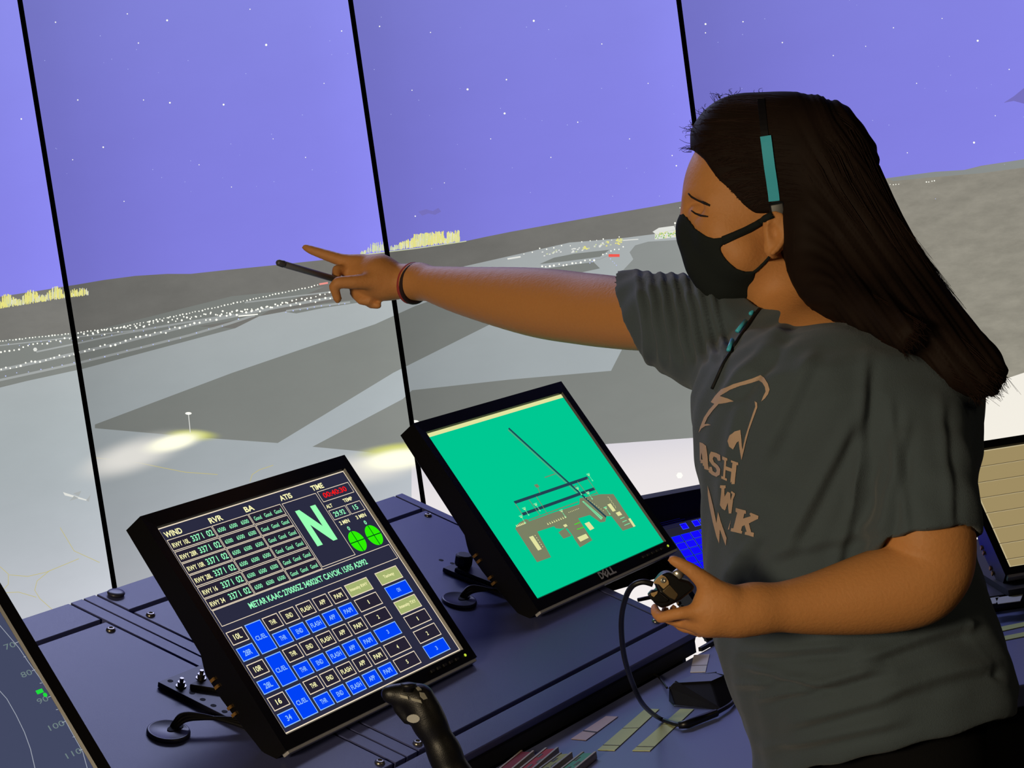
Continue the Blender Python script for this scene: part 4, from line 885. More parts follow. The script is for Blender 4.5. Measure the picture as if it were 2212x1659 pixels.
# right hand: pointing index, pen held by thumb and curled fingers
H = lambda x, y: (560 + x / 5.027, 480 + y / 5.027)
def hc(pts, k=.005, d0=2.70):
    q = [(P(*H(a[0], a[1]), d0 + a[3]), pxm(a[2] / 5.027, d0 + a[3])) for a in pts]; bf.add(rcm(q), k)
hc([(1740, 650, 182, -.01), (1500, 640, 192, 0), (1300, 595, 215, .0)], .02); hc([(1300, 520, 140, .01), (1080, 480, 115, .015)], .02); hc([(1350, 690, 130, -.005), (1080, 650, 105, 0.01)], .02); hc([(1300, 600, 170, .015), (1080, 580, 120, .02)], .02)
hc([(1100, 440, 88, .01), (900, 415, 72, .015), (680, 342, 58, .02), (560, 300, 49, .022), (498, 273, 38, .024)], .006)          # index finger, pointing
hc([(1090, 520, 75, .014), (960, 530, 60, .010), (850, 520, 62, .0), (830, 590, 48, -.010)], .004)                            # middle finger, curled
hc([(1250, 640, 95, -.02), (1040, 650, 78, -.030), (860, 655, 66, -.034), (810, 700, 56, -.032), (852, 835, 48, -.026)], .006)    # thumb over the pen
hc([(1120, 700, 70, .02), (1040, 770, 58, .012), (1110, 850, 52, .0), (1190, 860, 46, -.004)], .004)                       # ring finger, curled
hc([(1220, 740, 62, .012), (1150, 830, 50, .012), (1210, 890, 48, .004), (1290, 905, 42, -.002)], .004)                      # little finger, curled
# left hand around the device
G_ = lambda x, y: (1320 + x / 6.379, 1160 + y / 6.379)
def gc(pts, k=.005, d0=1.925):
    q = [(P(*G_(a[0], a[1]), d0 + a[3]), pxm(a[2] / 6.379, d0 + a[3])) for a in pts]; bf.add(rcm(q), k)
gc([(1950, 990, 300, .01), (1650, 1010, 275, .005), (1420, 1050, 235, .003)], .02); gc([(1650, 1100, 240, .01), (1300, 1180, 190, .01), (1120, 1180, 120, .008)], .02); gc([(1500, 900, 170, .0), (1330, 850, 150, .0)], .02)
gc([(1600, 820, 140, -.003), (1330, 640, 140, -.006), (1120, 470, 105, -.008), (960, 370, 88, -.008), (850, 318, 74, -.006)], .010)     # thumb
gc([(1250, 1020, 110, -.004), (960, 1050, 92, -.006), (690, 1110, 84, .004), (610, 1040, 74, .014), (600, 970, 60, .022)], .006)            # index finger
gc([(1180, 1190, 95, .012), (960, 1180, 85, .016), (760, 1120, 72, .030), (740, 1000, 60, .036)], .005)                                   # middle finger
gc([(1180, 1270, 90, .028), (980, 1240, 75, .034), (830, 1120, 66, .046), (860, 980, 56, .048)], .005)                                    # ring finger
gc([(1230, 1310, 80, .042), (1060, 1270, 64, .050), (930, 1150, 56, .060), (960, 1050, 50, .060)], .005)                                  # little finger
V, Q = bf.mesh(); V = relax(V, Q, 2, .4); bodyo = mesh_obj('body', V, Q, skin, person); BT = bvh(V, Q)
del bf

# T-shirt
Zc = lambda y: P(1800, y, 2.13)[2]
TAB = [(690, 1620, 1830, .085), (715, 1570, 1890, .115), (760, 1524, 1975, .150), (820, 1510, 2050, .165), (880, 1508, 2100, .165), (960, 1516, 2105, .158), (1060, 1528, 2095, .150), (1160, 1536, 2085, .150), (1240, 1540, 2092, .152), (1330, 1556, 2125, .160), (1400, 1568, 2145, .168), (1460, 1590, 2165, .172), (1520, 1612, 2182, .174), (1570, 1634, 2175, .172), (1660, 1655, 2155, .168)]
zz = np.array([Zc(t[0]) for t in TAB])[::-1]
xl = np.array([P(t[1], t[0] + .139 * (1800 - t[1]), 2.13)[0] for t in TAB])[::-1]; xr = np.array([P(t[2], t[0] - .139 * (t[2] - 1800), 2.13)[0] for t in TAB])[::-1]; bl_ = np.array([t[3] for t in TAB])[::-1]
Yc = P(1800, 1100, 2.14)[1]
def torso(X, Y, Z, grow=0.0):
    z = Z.ravel(); cx = np.interp(z, zz, (xl + xr) / 2)[None, None, :]; hw = np.interp(z, zz, (xr - xl) / 2); b = np.interp(z, zz, bl_)
    a = np.sqrt(np.maximum(hw ** 2 - (b * TL[0]) ** 2, .0009)) / abs(TF[0]); a = (a + grow)[None, None, :]; b = (b + grow)[None, None, :]
    f = ((X - cx) * TF[0] + (Y - Yc) * TF[1]) / a; l = ((X - cx) * TL[0] + (Y - Yc) * TL[1]) / b
    p = 2.35; k = (np.abs(f) ** p + np.abs(l) ** p) ** (1 / p); d = (k - 1) * np.minimum(a, b)
    return np.maximum(d, (Z - zz[-1]) * .9)
sf = Field((.05, 1.78, .88), (.66, 2.50, 1.56), .003)
sf.add((torso, sf.lo + .02, sf.lo + sf.h * sf.n - .02), .01)
S_ = lambda a, b, ra, rb, k: sf.add(rc(P(*a), P(*b), pxm(ra, a[2]), pxm(rb, b[2])), k)
S_((1750, 752, 2.21), (1935, 862, 2.07), 78, 92, .05)
S_((1690, 760, 2.22), (1560, 725, 2.27), 84, 100, .05)
cuffL = nrm(np.cross(P(2105, 1160, 1.97) - P(1885, 1194, 1.97), P(1992, 1138, 1.90) - P(1885, 1194, 1.97)))
if cuffL[2] > 0: cuffL = -cuffL
cuffR = nrm(np.cross(P(1343, 598, 2.40) - P(1432, 770, 2.37), P(1350, 686, 2.33) - P(1432, 770, 2.37)))
if cuffR[0] > 0: cuffR = -cuffR
def sleeve(outer, inner, cut, k):
    o = rcs([(P(*a[:3]), pxm(a[3], a[2])) for a in outer]); n_ = rcm([(P(*a[:3]), pxm(a[3], a[2])) for a in inner])
    fn = lambda X, Y, Z: np.maximum(np.maximum(o[0](X, Y, Z), cut(X, Y, Z)), -n_[0](X, Y, Z))
    sf.add((fn, o[1], o[2]), k)
sleeve([(1935, 862, 2.07, 96), (1965, 930, 2.02, 114), (1990, 1060, 1.978, 121), (2001, 1270, 1.966, 128)], [(2000, 1110, 1.976, 104), (2004, 1330, 1.964, 112)], half(P(1885, 1194, 1.97), cuffL), .022)
sleeve([(1570, 730, 2.27, 106), (1470, 700, 2.32, 108), (1400, 690, 2.37, 101), (1290, 668, 2.44, 92)], [(1400, 684, 2.37, 84), (1290, 668, 2.44, 86)], half(P(1343, 598, 2.40), cuffR), .022)
S_((1500, 752, 2.28), (1560, 805, 2.22), 70, 50, .03)
# neck opening and hem
sf.add(rc(P(1700, 560, 2.25), P(1712, 672, 2.235), .050, .052), .008, 's')
nc = P(1706, 652, 2.235); ring = []
for a in np.linspace(0, 2 * pi, 19): ring.append((nc + HF * .052 * cos(a) + (-FW * .050 - np.array([0, 0, .019])) * sin(a), .0075))
sf.add(rcm(ring), .010)
h0, h1, h2 = P(1645, 1682, 2.12), P(2182, 1540, 2.12), P(1850, 1640, 2.00); hn = nrm(np.cross(h1 - h0, h2 - h0)); hn = hn if hn[2] < 0 else -hn
sf.clipf(half(h0, hn))
V, Q = sf.mesh(); V = relax(V, Q, 3, .5); N = vnormals(V, Q); del sf
# cloth folds: ridges that run along the pull lines of the cloth
def fold(V):
    px, py = pix(V[:, 0], V[:, 1], V[:, 2]); D_ = np.zeros(len(V)); dep = (V - CAM) @ FW
    def ridge(x0, y0, x1, y1, wd, amp, L0=1.0, near=True):
        ex, ey = x1 - x0, y1 - y0; L = hypot(ex, ey); t = ((px - x0) * ex + (py - y0) * ey) / L ** 2; s = ((px - x0) * ey - (py - y0) * ex) / L
        e = np.exp(-(s / wd) ** 2) * np.clip(np.minimum(t, 1 - t) * 5 + .35, 0, 1) * (t > -.07) * (t < 1.07)
        return amp * e * (dep < 2.2 if near else dep > 2.1)
    W_ = np.sin(px * .011 + py * .006 + dep * 20) * 8
    py0 = py.copy(); py = py + W_
    R_ = [(1600, 1400, 1830, 1385, 9, .006), (1610, 1430, 1780, 1470, 9, .006), (1640, 1500, 1900, 1440, 11, .007), (1590, 1475, 1760, 1450, 8, .005), (1860, 1420, 2100, 1350, 12, .006), (1700, 1560, 2050, 1480, 14, .005), (1900, 1500, 2150, 1430, 12, .006), (1650, 1620, 1950, 1560, 12, .004), (1570, 1250, 1640, 1150, 14, .005),
          (1850, 900, 1700, 1180, 16, .006), (1880, 960, 1800, 1230, 14, .005), (1760, 760, 1650, 1000, 18, .004), (1870, 780, 1850, 1100, 14, .006), (1960, 900, 1900, 1170, 12, .005), (2030, 850, 2060, 1120, 14, .004), (1920, 860, 1960, 1130, 12, .004), (1700, 700, 1560, 860, 14, .005), (1600, 820, 1560, 1100, 16, .003), (1650, 1200, 1900, 1130, 14, .004), (2080, 1340, 2150, 1440, 10, .005)]
    for r_ in R_: D_ += ridge(*r_); D_ -= ridge(r_[0] + 16, r_[1] + 22, r_[2] + 16, r_[3] + 22, r_[4], r_[5] * .9)
    for k in range(7):
        x = 1375 + k * 25; D_ += ridge(x, 585, x + 28 + k * 3, 790, 7, .0045, near=False); D_ -= ridge(x + 12, 585, x + 40 + k * 3, 790, 6, .004, near=False)
    D_ += .0011 * np.sin(V[:, 0] * 90 + V[:, 2] * 45 + 2 * np.sin(V[:, 2] * 40)) + .0009 * np.sin(V[:, 1] * 120 + V[:, 2] * 70)
    return D_
V = V + N * fold(V)[:, None]; V = relax(V, Q, 1, .4); mesh_obj('t_shirt', V, Q, shirtm, person); ST = bvh(V, Q)
# collar band
def drape_line(T, pts, off, step=6):
    out = []
    for (x0, y0), (x1, y1) in zip(pts[:-1], pts[1:]):
        n = max(1, int(hypot(x1 - x0, y1 - y0) / step))
        for i in range(n):
            q = drape(T, x0 + (x1 - x0) * i / n, y0 + (y1 - y0) * i / n, off)
            if q is not None: out.append(q)
    q = drape(T, *pts[-1], off)
    if q is not None: out.append(q)
    return out
# printed mark on the chest: a bird head, four claws of lettering
prm = mat('shirt_print_ink', (206, 176, 152), .8, bump=.2, bscale=700)
PR = MB(); zs = lambda *p: [(1480 + x / 3.7708, 780 + y / 3.7705) for x, y in p]
def printed(pts):
    bm = bmesh.new(); vs = [bm.verts.new((x, y, 0)) for x, y in pts]; bm.faces.new(vs); bm.normal_update(); bmesh.ops.triangulate(bm, faces=bm.faces[:])
    for k in range(7):
        e = [e for e in bm.edges if e.calc_length() > 7]
        if not e: break
        bmesh.ops.subdivide_edges(bm, edges=e, cuts=1); bmesh.ops.triangulate(bm, faces=bm.faces[:])
    co = [drape(ST, v.co.x, v.co.y, .0011) for v in bm.verts]; bm.verts.index_update()
    F = [tuple(v.index for v in f.verts) for f in bm.faces if all(co[v.index] is not None for v in f.verts)]
    co = [c if c is not None else np.zeros(3) for c in co]; ok = []
    for f in F:
        if max(np.linalg.norm(co[f[0]] - co[f[1]]), np.linalg.norm(co[f[1]] - co[f[2]])) < .02: ok.append(f)
    PR.add(co, ok, prm); bm.free()
for q in (zs((216, 335), (250, 285), (300, 232), (400, 185), (500, 155), (560, 138), (618, 118), (650, 140), (680, 190), (692, 235), (680, 270), (655, 305), (625, 330), (640, 290), (660, 250), (655, 215), (635, 180), (605, 162), (540, 178), (450, 200), (370, 232), (310, 272), (290, 285), (350, 303), (402, 328), (340, 340), (280, 350), (235, 400), (190, 460), (165, 515), (190, 512), (217, 520), (170, 530), (140, 550), (118, 582), (128, 540), (160, 460), (200, 400), (245, 350)),
          zs((572, 328), (592, 340), (594, 375), (560, 470), (528, 560), (500, 660), (485, 730), (465, 805), (450, 720), (440, 650), (425, 660), (395, 718), (365, 695), (352, 650), (368, 605), (410, 572), (455, 560), (462, 620), (468, 690), (474, 720), (495, 620), (530, 510), (560, 420), (578, 370)),
          zs((190, 1010), (205, 1060), (235, 1180), (262, 1320), (268, 1270), (275, 1225), (298, 1310), (345, 1440), (338, 1503), (318, 1450), (290, 1370), (284, 1485), (262, 1430), (232, 1310), (205, 1180), (192, 1090)),
          # A S H
          zs((125, 660), (150, 668), (178, 690), (188, 760), (195, 850), (203, 890), (165, 878), (160, 852), (150, 850), (152, 832), (132, 830), (138, 800), (150, 805), (140, 740), (135, 810), (128, 815)),
          zs((218, 735), (262, 748), (294, 765), (296, 812), (276, 812), (262, 785), (240, 776), (232, 795), (242, 822), (275, 850), (294, 880), (290, 925), (262, 943), (225, 925), (198, 900), (205, 860), (225, 862), (232, 895), (255, 910), (266, 895), (258, 872), (226, 845), (203, 810), (203, 765)),
          zs((310, 775), (350, 790), (350, 808), (342, 808), (338, 855), (385, 872), (390, 825), (378, 822), (378, 805), (438, 825), (438, 845), (424, 845), (408, 1000), (382, 1000), (382, 980), (372, 990), (380, 900), (336, 885), (330, 950), (345, 955), (345, 975), (300, 955), (302, 935), (315, 940), (326, 810), (310, 800)),
          zs((292, 1010), (335, 1010), (335, 1030), (325, 1035), (326, 1100), (350, 1060), (372, 1070), (376, 1130), (390, 1080), (378, 1070), (382, 1055), (412, 1075), (412, 1090), (398, 1120), (384, 1240), (362, 1240), (352, 1150), (332, 1215), (308, 1200), (290, 1170), (302, 1035), (290, 1030)),
          zs((420, 1195), (500, 1215), (502, 1240), (488, 1240), (480, 1280), (540, 1260), (530, 1240), (540, 1232), (602, 1258), (600, 1282), (582, 1290), (525, 1320), (545, 1395), (566, 1400), (562, 1432), (492, 1412), (494, 1392), (508, 1390), (490, 1335), (470, 1345), (462, 1380), (472, 1385), (468, 1405), (378, 1385), (382, 1360), (400, 1362), (432, 1235), (418, 1225))): printed(q)
for q in (zs((372, 1320), (380, 1290), (366, 1370), (355, 1372)),): printed(q)
tag(PR.build('chest_print', person, fixn=False), 'pale beige print with slab letters and a bird outline')

# lanyard with turquoise dashes, from the collar down the chest
ln = MB(); q = drape_line(ST, [(1648, 660), (1625, 690), (1595, 735), (1565, 785), (1540, 840)], .0012); 
if len(q) > 2: ln.tube(q, .0021, mat('black_lanyard', (14, 16, 18), .7), 8, smooth=0)
ln.build('lanyard', person, smooth=True)
tq = mat('turquoise_plastic', (80, 206, 236), .35)
for a_, b_ in (((1637, 660), (1623, 684)), ((1612, 700), (1597, 722)), ((1587, 740), (1572, 764))):
    q = [drape(ST, *a_, .0042), drape(ST, *b_, .0042)]; q = [v for v in q if v is not None]
    if len(q) > 1: b = MB(); b.tube(q, .0024, tq, 8, smooth=0); tag(b.build('lanyard_dash', person, smooth=True), 'turquoise dash on the lanyard')

# mask over nose and mouth, with ear loops
mf = Field(hp(1580, 560) - [.11, .10, .11], hp(1580, 560) + [.11, .10, .09], .0022)
for p_, k in head[1:4] + head[6:8]:
    mf.add(p_, k)
mf.F -= .0035
mf.add(rc(hp(1493, 486, .004), hp(1500, 512, .004), .0095, .016), .015); mf.add(rc(hp(1497, 500, .004), hp(1530, 560, .002), .017, .022), .02); mf.add(rc(hp(1530, 560), hp(1575, 603), .022, .030), .02); mf.add(rc(hp(1575, 600), hp(1605, 610), .027, .022), .02)
MP = [(1440, 440), (1478, 462), (1483, 468), (1502, 494), (1524, 509), (1541, 515), (1558, 513), (1578, 508), (1600, 498), (1604, 505), (1575, 522), (1560, 530), (1556, 536), (1559, 546), (1568, 560), (1590, 580), (1608, 586), (1622, 586), (1632, 584), (1630, 610), (1624, 634), (1600, 660), (1540, 670), (1440, 600)]
def in_near(X, Y, Z):
    l = (X - O[0]) * HL_[0] + (Y - O[1]) * HL_[1] + (Z - O[2]) * HL_[2]; m_ = np.minimum(l, 0) * 2
    return X - m_ * HL_[0], Y - m_ * HL_[1], Z - m_ * HL_[2]
mf.clipf(lambda X, Y, Z: poly2(*pix(*in_near(X, Y, Z)), MP) * hd / FPX)
V, Q = mf.mesh(); V = relax(V, Q, 2, .5); mesh_obj('face_mask', V, Q, hb2, person); del mf
def strap(pts, r, name='mask_strap', m=None, far=True, off=.001, T=None):
    q = drape_line(T or BT, pts, off, 8)
    if len(q) < 2: return
    for qq in ((q, [mirror(p) for p in q]) if far else (q,)):
        b = MB(); b.tube(qq, r, m or hb2, 8, smooth=0); b.build(name, person, smooth=True)
strap([(1562, 518), (1585, 509), (1610, 498), (1632, 486), (1655, 472), (1668, 464)], .0042); strap([(1562, 524), (1590, 511), (1620, 497), (1645, 481)], .003); strap([(1620, 592), (1634, 583), (1650, 568), (1662, 555)], .0018)
browm = mat('dark_eyebrow', (26, 16, 12), .8)
def taper(pts, r, name, m, off=.0, far=True):
    q = drape_line(BT, pts, off, 4); n = len(q)
    if n < 2: return
    rr = [r * (.45 + .55 * sin(pi * min(1, (i + 1) / n) * .9)) for i in range(n)]; 
    for qq in ((q, [mirror(p) for p in q]) if far else (q,)):
        b = MB(); b.tube(qq, rr, m, 8, smooth=0); b.build(name, person, smooth=True)
taper([(1487, 418), (1494, 425), (1508, 432), (1534, 444)], .0021, 'eyebrow', browm, -.0003)
taper([(1494, 455), (1502, 461), (1514, 466), (1530, 468)], .0013, 'eyelashes', browm, .0004)
eb = MB(); ec = drape(BT, 1506, 458, -.005)
if ec is not None:
    eb.lathe(ec, -FW, [(.001, .0045), (.003, .004), (.0045, .0015), (.0048, 0), (.003, -.003)], mat('dark_eye', (60, 44, 36), .2), 14); eb.build('eye', person, smooth=True)
    eb = MB(); eb.lathe(mirror(ec), -(FW - HL_ * 2 * (FW @ HL_)), [(.001, .0045), (.003, .004), (.0045, .0015), (.0048, 0), (.003, -.003)], mat('dark_eye', (60, 44, 36), .2), 14); eb.build('eye', person, smooth=True)

# hair: a cap over the skull and a long straight fall down the back
hf = Field(P(1450, 150, 2.25) - [.02, .36, .46], P(2200, 150, 2.25) + [.03, .16, .03], .003)
hf.add(el(O, hax, (.101, .082, .101)), .01); hf.add(el(P(1668, 385, 2.25), hax, (.093, .080, .099)), .01); hf.add(el(P(1600, 330, 2.25), hax, (.062, .066, .068)), .02)
capP = [(1400, 100), (1490, 240), (1491, 322), (1502, 328), (1522, 345), (1545, 380), (1565, 412), (1590, 436), (1612, 452), (1632, 462), (1650, 462), (1668, 456), (1688, 458), (1702, 478), (1702, 560), (1716, 620), (1745, 668), (1800, 780), (2300, 980), (2300, 100)]
hf.clipf(lambda X, Y, Z: poly2(*pix(*in_near(X, Y, Z)), capP) * hd / FPX)
HC = [[(1705, 318, 2.21, 112), (1760, 345, 2.20, 118), (1800, 420, 2.19, 112), (1870, 520, 2.17, 92), (1950, 640, 2.13, 84), (2035, 740, 2.06, 76), (2104, 792, 2.03, 62), (2132, 812, 2.02, 38)],
      [(1765, 345, 2.24, 124), (1770, 450, 2.22, 100), (1800, 555, 2.19, 98), (1860, 640, 2.14, 88), (1950, 705, 2.06, 66), (2050, 775, 2.01, 56), (2112, 815, 2.0, 42)],
      [(1765, 345, 2.31, 110), (1800, 500, 2.28, 100), (1880, 620, 2.24, 95), (1980, 720, 2.2, 75)],
      [(1748, 480, 2.16, 50), (1752, 570, 2.15, 52), (1790, 632, 2.11, 50), (1870, 675, 2.05, 42), (1960, 722, 1.99, 38)]]
for c in HC:
    hf.add(rcs([(P(*a[:3]), pxm(a[3], a[2])) for a in c]), .025)
V, Q = hf.mesh(); V = relax(V, Q, 3, .5); N = vnormals(V, Q); del hf
px, py = pix(V[:, 0], V[:, 1], V[:, 2])
s_ = (px - 1700) * .58 * np.clip((px - 1600) / 200, 0, 1) - (py - 300) * .42 * np.clip((px - 1600) / 200, 0, 1)
V = V + N * ((.0016 * np.sin(s_ * .22 + 1.5 * np.sin(s_ * .05)) + .0009 * np.sin(s_ * .61)) * np.clip((px - 1700) / 100, 0, 1))[:, None]
hairo = mesh_obj('hair', V, Q, hairm, person); HT = bvh(V, Q)
strm = mat('hair_strand', (40, 25, 19), .65, spec=.15)
hs = MB()
R3 = random.Random(5)
def strand(pts, r):
    pts = [np.asarray(p) for p in pts]; pts, _ = spline(pts, [r] * len(pts), 3); n = len(pts)
    rr = [r * (1 - .75 * (i / n) ** 2) for i in range(n)]; hs.tube(pts, rr, strm, 3, cap=False, smooth=0)
for k in range(520):
    c = HC[R3.choice((0, 0, 0, 1, 1, 3))]; th = R3.uniform(-.5, pi + .6); lift = R3.uniform(.95, 1.03); pts = []
    t0 = R3.choice((0, 0, 1, 2)) if c is not HC[3] else 0
    off = R3.uniform(-.2, .2)
    for i in range(t0, len(c)):
        x, y, d, r = c[i]; j = min(i + 1, len(c) - 1); dx, dy = c[j][0] - c[max(i - 1, 0)][0], c[j][1] - c[max(i - 1, 0)][1]; L = hypot(dx, dy); nx, ny = dy / L, -dx / L
        a = th + off * i / len(c); R_ = pxm(r, d) * lift
        p = P(x, y, d) + (RT * nx - UP * ny) * R_ * cos(a) - FW * R_ * sin(a); pts.append(p)
    e = pts[-1]; dirn = nrm(pts[-1] - pts[-2]); pts.append(e + dirn * R3.uniform(.002, .022) + np.array([R3.uniform(-.005, .005), R3.uniform(-.006, .006), R3.uniform(-.010, .004)]))
    strand(pts, R3.uniform(.0004, .0008))
for k in range(110):      # short flyaway hairs along the forehead and crown
    t = R3.random(); x0, y0 = [(1495, 320), (1500, 280), (1520, 243), (1548, 218), (1585, 212), (1640, 214)][min(5, int(t * 6))]
    q = P(x0 + R3.uniform(-4, 10), y0 + R3.uniform(-12, 14), 2.25 + R3.uniform(-.03, .03)); a = R3.uniform(.3, 2.6)
    dd = -RT * cos(a - .3) * .6 + UP * sin(a) * .5 if t > .2 else -RT; L = R3.uniform(.004, .013)
    c_ = RT * R3.uniform(-1, 1) + UP * R3.uniform(-1, 1)
    strand([q, q + dd * L, q + dd * L * 1.4 + c_ * L * .5], .00035)
for k in range(60):
    t = R3.random(); x, y = 1930 + t * 220, 430 + t * 330; q = P(x - 12, y + 8, 2.13); e = nrm(RT * .54 - UP * .84)
    strand([q, q + e * .03 + RT * R3.uniform(.001, .006), q + e * .06 + RT * R3.uniform(.0, .010)], .00028)
for k in range(70):
    x = R3.uniform(2060, 2160); y = R3.uniform(800, 840); q = P(x - 10, y - 12, 2.07); e = nrm(RT * R3.uniform(.2, .8) - UP * R3.uniform(.1, .9)); strand([q, q + e * .010, q + e * .02 + UP * R3.uniform(-.004, .004)], .0004)
HLN = [(1494, 316), (1500, 290), (1512, 262), (1530, 238), (1552, 222), (1580, 218), (1512, 332), (1530, 358), (1548, 385), (1566, 412), (1592, 434), (1618, 450)]
for k in range(230):
    i = R3.randrange(len(HLN)); x0, y0 = HLN[i]; x0 += R3.uniform(-6, 14); y0 += R3.uniform(-8, 8)
    t_ = min(1, max(0, (y0 - 215) / 240)); x1, y1 = 1640 + t_ * 45 + R3.uniform(-20, 70), 228 + t_ * 215 + R3.uniform(-25, 15); bow = R3.uniform(-14, -2) * (1 if y0 > 300 else .4); q = []
    for j in range(9):
        u_ = j / 8; p = drape(HT, x0 + (x1 - x0) * u_, y0 + (y1 - y0) * u_ + bow * sin(pi * u_), .0002)
        if p is not None and (not q or np.linalg.norm(p - q[-1]) < .04): q.append(p)
    if len(q) > 4: strand(q, R3.uniform(.0003, .0006))
hs.build('hair_strands', hairo, smooth=True, fixn=False)
# headband: dark band over the crown with a turquoise length, a dark pad above the ear
hp_ = drape_line(HT, [(1644, 217), (1648, 250), (1653, 297), (1662, 360), (1674, 430), (1684, 462)], .0012, 10)
hbm = mat('dark_headband', (22, 20, 24), .4)
def band(pts, wd, th, m, b):
    for i in range(len(pts) - 1):
        a, c = pts[i], pts[i + 1]; t = nrm(c - a); o_ = nrm((a + c) / 2 - O); s = nrm(np.cross(t, o_)); b.box((a + c) / 2, (t, s, nrm(np.cross(s, t))), (np.linalg.norm(c - a) / 2 + .0006, wd, th), m)
if len(hp_) > 3:
    b = MB(); band(hp_, .0042, .0016, hbm, b); band([mirror(p) for p in hp_], .0042, .0016, hbm, b); a, c = hp_[0], mirror(hp_[0]); band([a, (a + c) / 2 + HU * .0015, c], .0042, .0016, hbm, b); b.build('headband', person)
    q = drape_line(HT, [(1656, 297), (1664, 360), (1675, 432)], .0036, 10); b = MB(); band(q, .0062, .0012, tq, b); tag(b.build('headband_sleeve', person), 'turquoise length of the headband')
    q = drape(HT, 1682, 458, .0); b = MB(); b.box(q, (HF, HL_, HU), (.010, .006, .012), hbm); b.build('ear_pad', person, bevel=.004)

# bracelets on the pointing wrist
wc, wax = P(893, 612, 2.69), nrm(P(1000, 628, 2.62) - P(870, 603, 2.71)); e1 = nrm(UP - wax * (UP @ wax)); e2 = np.cross(wax, e1)
for s, colr, nm, lab in ((-.0022, (176, 62, 60), 'bracelet_red', 'red cord bracelet'), (.0040, (44, 22, 24), 'bracelet_dark', 'dark cord bracelet')):
    pts = [wc + wax * s + (e1 * cos(a) * .0272 + e2 * sin(a) * .0262) for a in np.linspace(0, 2 * pi, 33)]
    b = MB(); b.tube(pts, .0032, mat(nm, colr, .7, bump=.5, bscale=1500), 8, cap=False, smooth=0); tag(b.build('bracelet', person, smooth=True), lab)
# pen held in the pointing hand: its own thing
pa_, pb_ = P(*H(195, 435), 2.60), P(*H(960, 660), 2.70); pd_ = nrm(pb_ - pa_); Lp = np.linalg.norm(pb_ - pa_)
root = thing('stylus_pen', tuple((pa_ + pb_) / 2), 'slim grey pen held in the pointing hand', 'pen')
penm = mat('grey_pen_plastic', (128, 130, 136), .4); b = MB(); b.lathe(pa_ + pd_ * .012, pd_, [(.0045, 0), (.0048, .002), (.0048, Lp - .012)], penm, 16); b.build('barrel', root, smooth=True)
b = MB(); b.lathe(pa_, pd_, [(.0030, 0), (.0046, .002), (.0052, .010), (.0050, .0125)], mat('dark_pen_cap', (80, 80, 86), .4), 16); b.build('cap', root, smooth=True)

# handheld device
gd = 1.922
zg = lambda *p: [P(1320 + x / 6.379, 1160 + y / 6.379, gd) for x, y in p]
gc0 = zg((850, 750))[0]; root = thing('handheld_control', tuple(gc0), 'small black handheld control with tan plates and a cord, in the left hand', 'control')
dk = mat('device_black', (12, 11, 12), .35); tanm = mat('device_tan_plate', (196, 162, 112), .35, metal=.2, bump=.1); slv = mat('device_silver_knob', (180, 178, 170), .3, metal=.7)
b = MB(); b.prism([p - FW * .002 for p in zg((596, 640), (650, 570), (700, 505), (790, 478), (880, 520), (960, 575), (1080, 610), (1160, 690), (1120, 745), (960, 870), (780, 960), (700, 985), (620, 935), (560, 870), (575, 760), (650, 740))], FW * .026, dk); b.build('housing', root, bevel=.003)
b = MB(); b.prism([p - FW * .0040 for p in zg((575, 632), (628, 565), (690, 512), (752, 545), (790, 600), (798, 645), (720, 716), (655, 650))], FW * .003, tanm); b.build('face_plate', root, bevel=.0008)
b = MB(); b.prism([p - FW * .0032 for p in zg((725, 718), (800, 650), (925, 790), (880, 868), (800, 830), (700, 745))], FW * .003, mat('device_brown_plate', (104, 88, 62), .3, metal=.3)); b.build('side_plate', root, bevel=.0012)
b = MB(); b.lathe(zg((715, 590))[0] - FW * .0042, -FW, [(.0030, 0), (.0028, .0008), (.0014, .001), (.001, .0004)], slv, 16); b.build('screw', root, smooth=True)
b = MB(); b.lathe(zg((925, 520))[0] + FW * .004, -RT * .4 - UP * .2 - FW * .9, [(.0055, -.006), (.0055, .004), (.004, .0055)], slv, 20); b.build('knob', root, smooth=True)
b = MB(); b.prism([p - FW * .0045 for p in zg((500, 790), (555, 728), (640, 735), (700, 780), (800, 860), (760, 905), (600, 900), (540, 850))], FW * .010, dk); b.build('clip', root, bevel=.0015)
b = MB(); b.prism([p - FW * .0056 for p in zg((540, 768), (640, 738), (630, 775), (585, 822), (550, 800))], FW * .002, tanm); b.build('clip_inset', root, bevel=.0004)
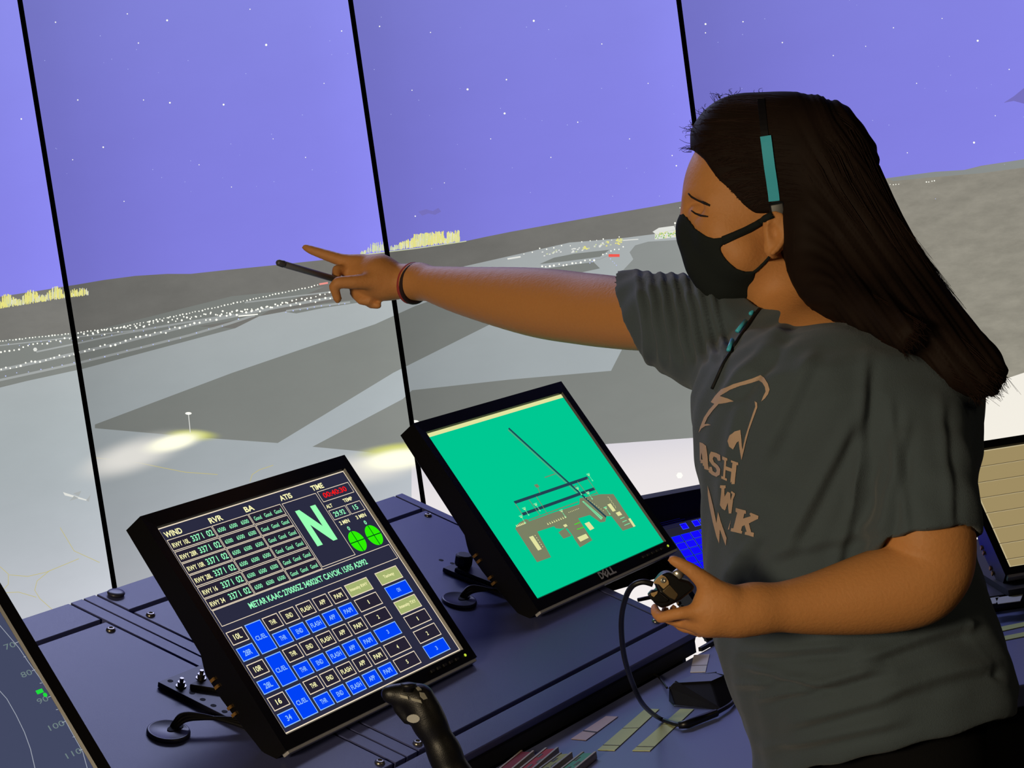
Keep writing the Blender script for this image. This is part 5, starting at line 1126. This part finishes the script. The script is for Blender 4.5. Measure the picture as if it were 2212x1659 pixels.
# its cord: drops to the console deck, over its front and along the lower desk to a plug beside the mouse
def gq(x, y, d): return P(x, y, d)
cd_pts = [gq(1410, 1262, 1.925), gq(1388, 1257, 1.925), gq(1366, 1266, 1.93), gq(1352, 1290, 1.95), gq(1343, 1330, 1.99), gq(1343, 1375, 2.03), gq(1350, 1425, 2.08), gq(1366, 1475, 2.14), gq(1388, 1520, 2.2), on(1420, 1549, LZ + .012), on(1452, 1562, LZ + .006), on(1470, 1566, LZ + .007)]
cab('cord', cd_pts, .0030, '', parent=root)
b = MB(); b.tube([on(1466, 1567, LZ + .007), on(1484, 1564, LZ + .007), on(1505, 1556, LZ + .007), on(1547, 1540, LZ + .007)], [.0045, .0062, .0058, .0052], dk, 12, smooth=0); b.build('plug', root, smooth=True)
cab('cord_end', [on(1545, 1541, LZ + .007), on(1575, 1524, LZ + .006), on(1592, 1508, LZ + .005), on(1640, 1470, LZ + .005)], .0030, '', parent=root)

# trousers and shoes
tc0 = P(1885, 1560, 2.13); tf = Field((tc0[0] - .30, tc0[1] - .32, .05), (tc0[0] + .28, tc0[1] + .30, 1.14), .006)
tf.add(el([tc0[0] + .01, Yc, 1.0], tax, (.112, .140, .14)), .03)
for s in (1, -1):
    hip = np.array([tc0[0] + .01, Yc, .92]) + TL * .072 * s; kn = hip + TF * .02 + TL * .015 * s; kn[2] = .50; an = hip - TF * .01 + TL * .02 * s; an[2] = .09
    tf.add(rc(hip, kn, .082, .064), .04); tf.add(rc(kn, an, .066, .052), .02)
V, Q = tf.mesh(); V = relax(V, Q, 2); mesh_obj('trousers', V, Q, pants, person)
shm = mat('black_shoe', (22, 22, 24), .5)
for s in (1, -1):
    an = np.array([tc0[0], Yc, 0]) + TL * .105 * s - TF * .01; ff = Field(an - [.2, .2, 0], an + [.2, .2, .14], .004)
    ff.add(rc(an + [0, 0, .045], an + TF * .12 + [0, 0, .03], .042, .036), .02); ff.add(rc(an + [0, 0, .05], an + [0, 0, .10], .04, .04), .02)
    ff.clipf(half(an + [0, 0, .003], [0, 0, -1.])); V, Q = ff.mesh(); mesh_obj('shoe', relax(V, Q, 2), Q, shm, person)
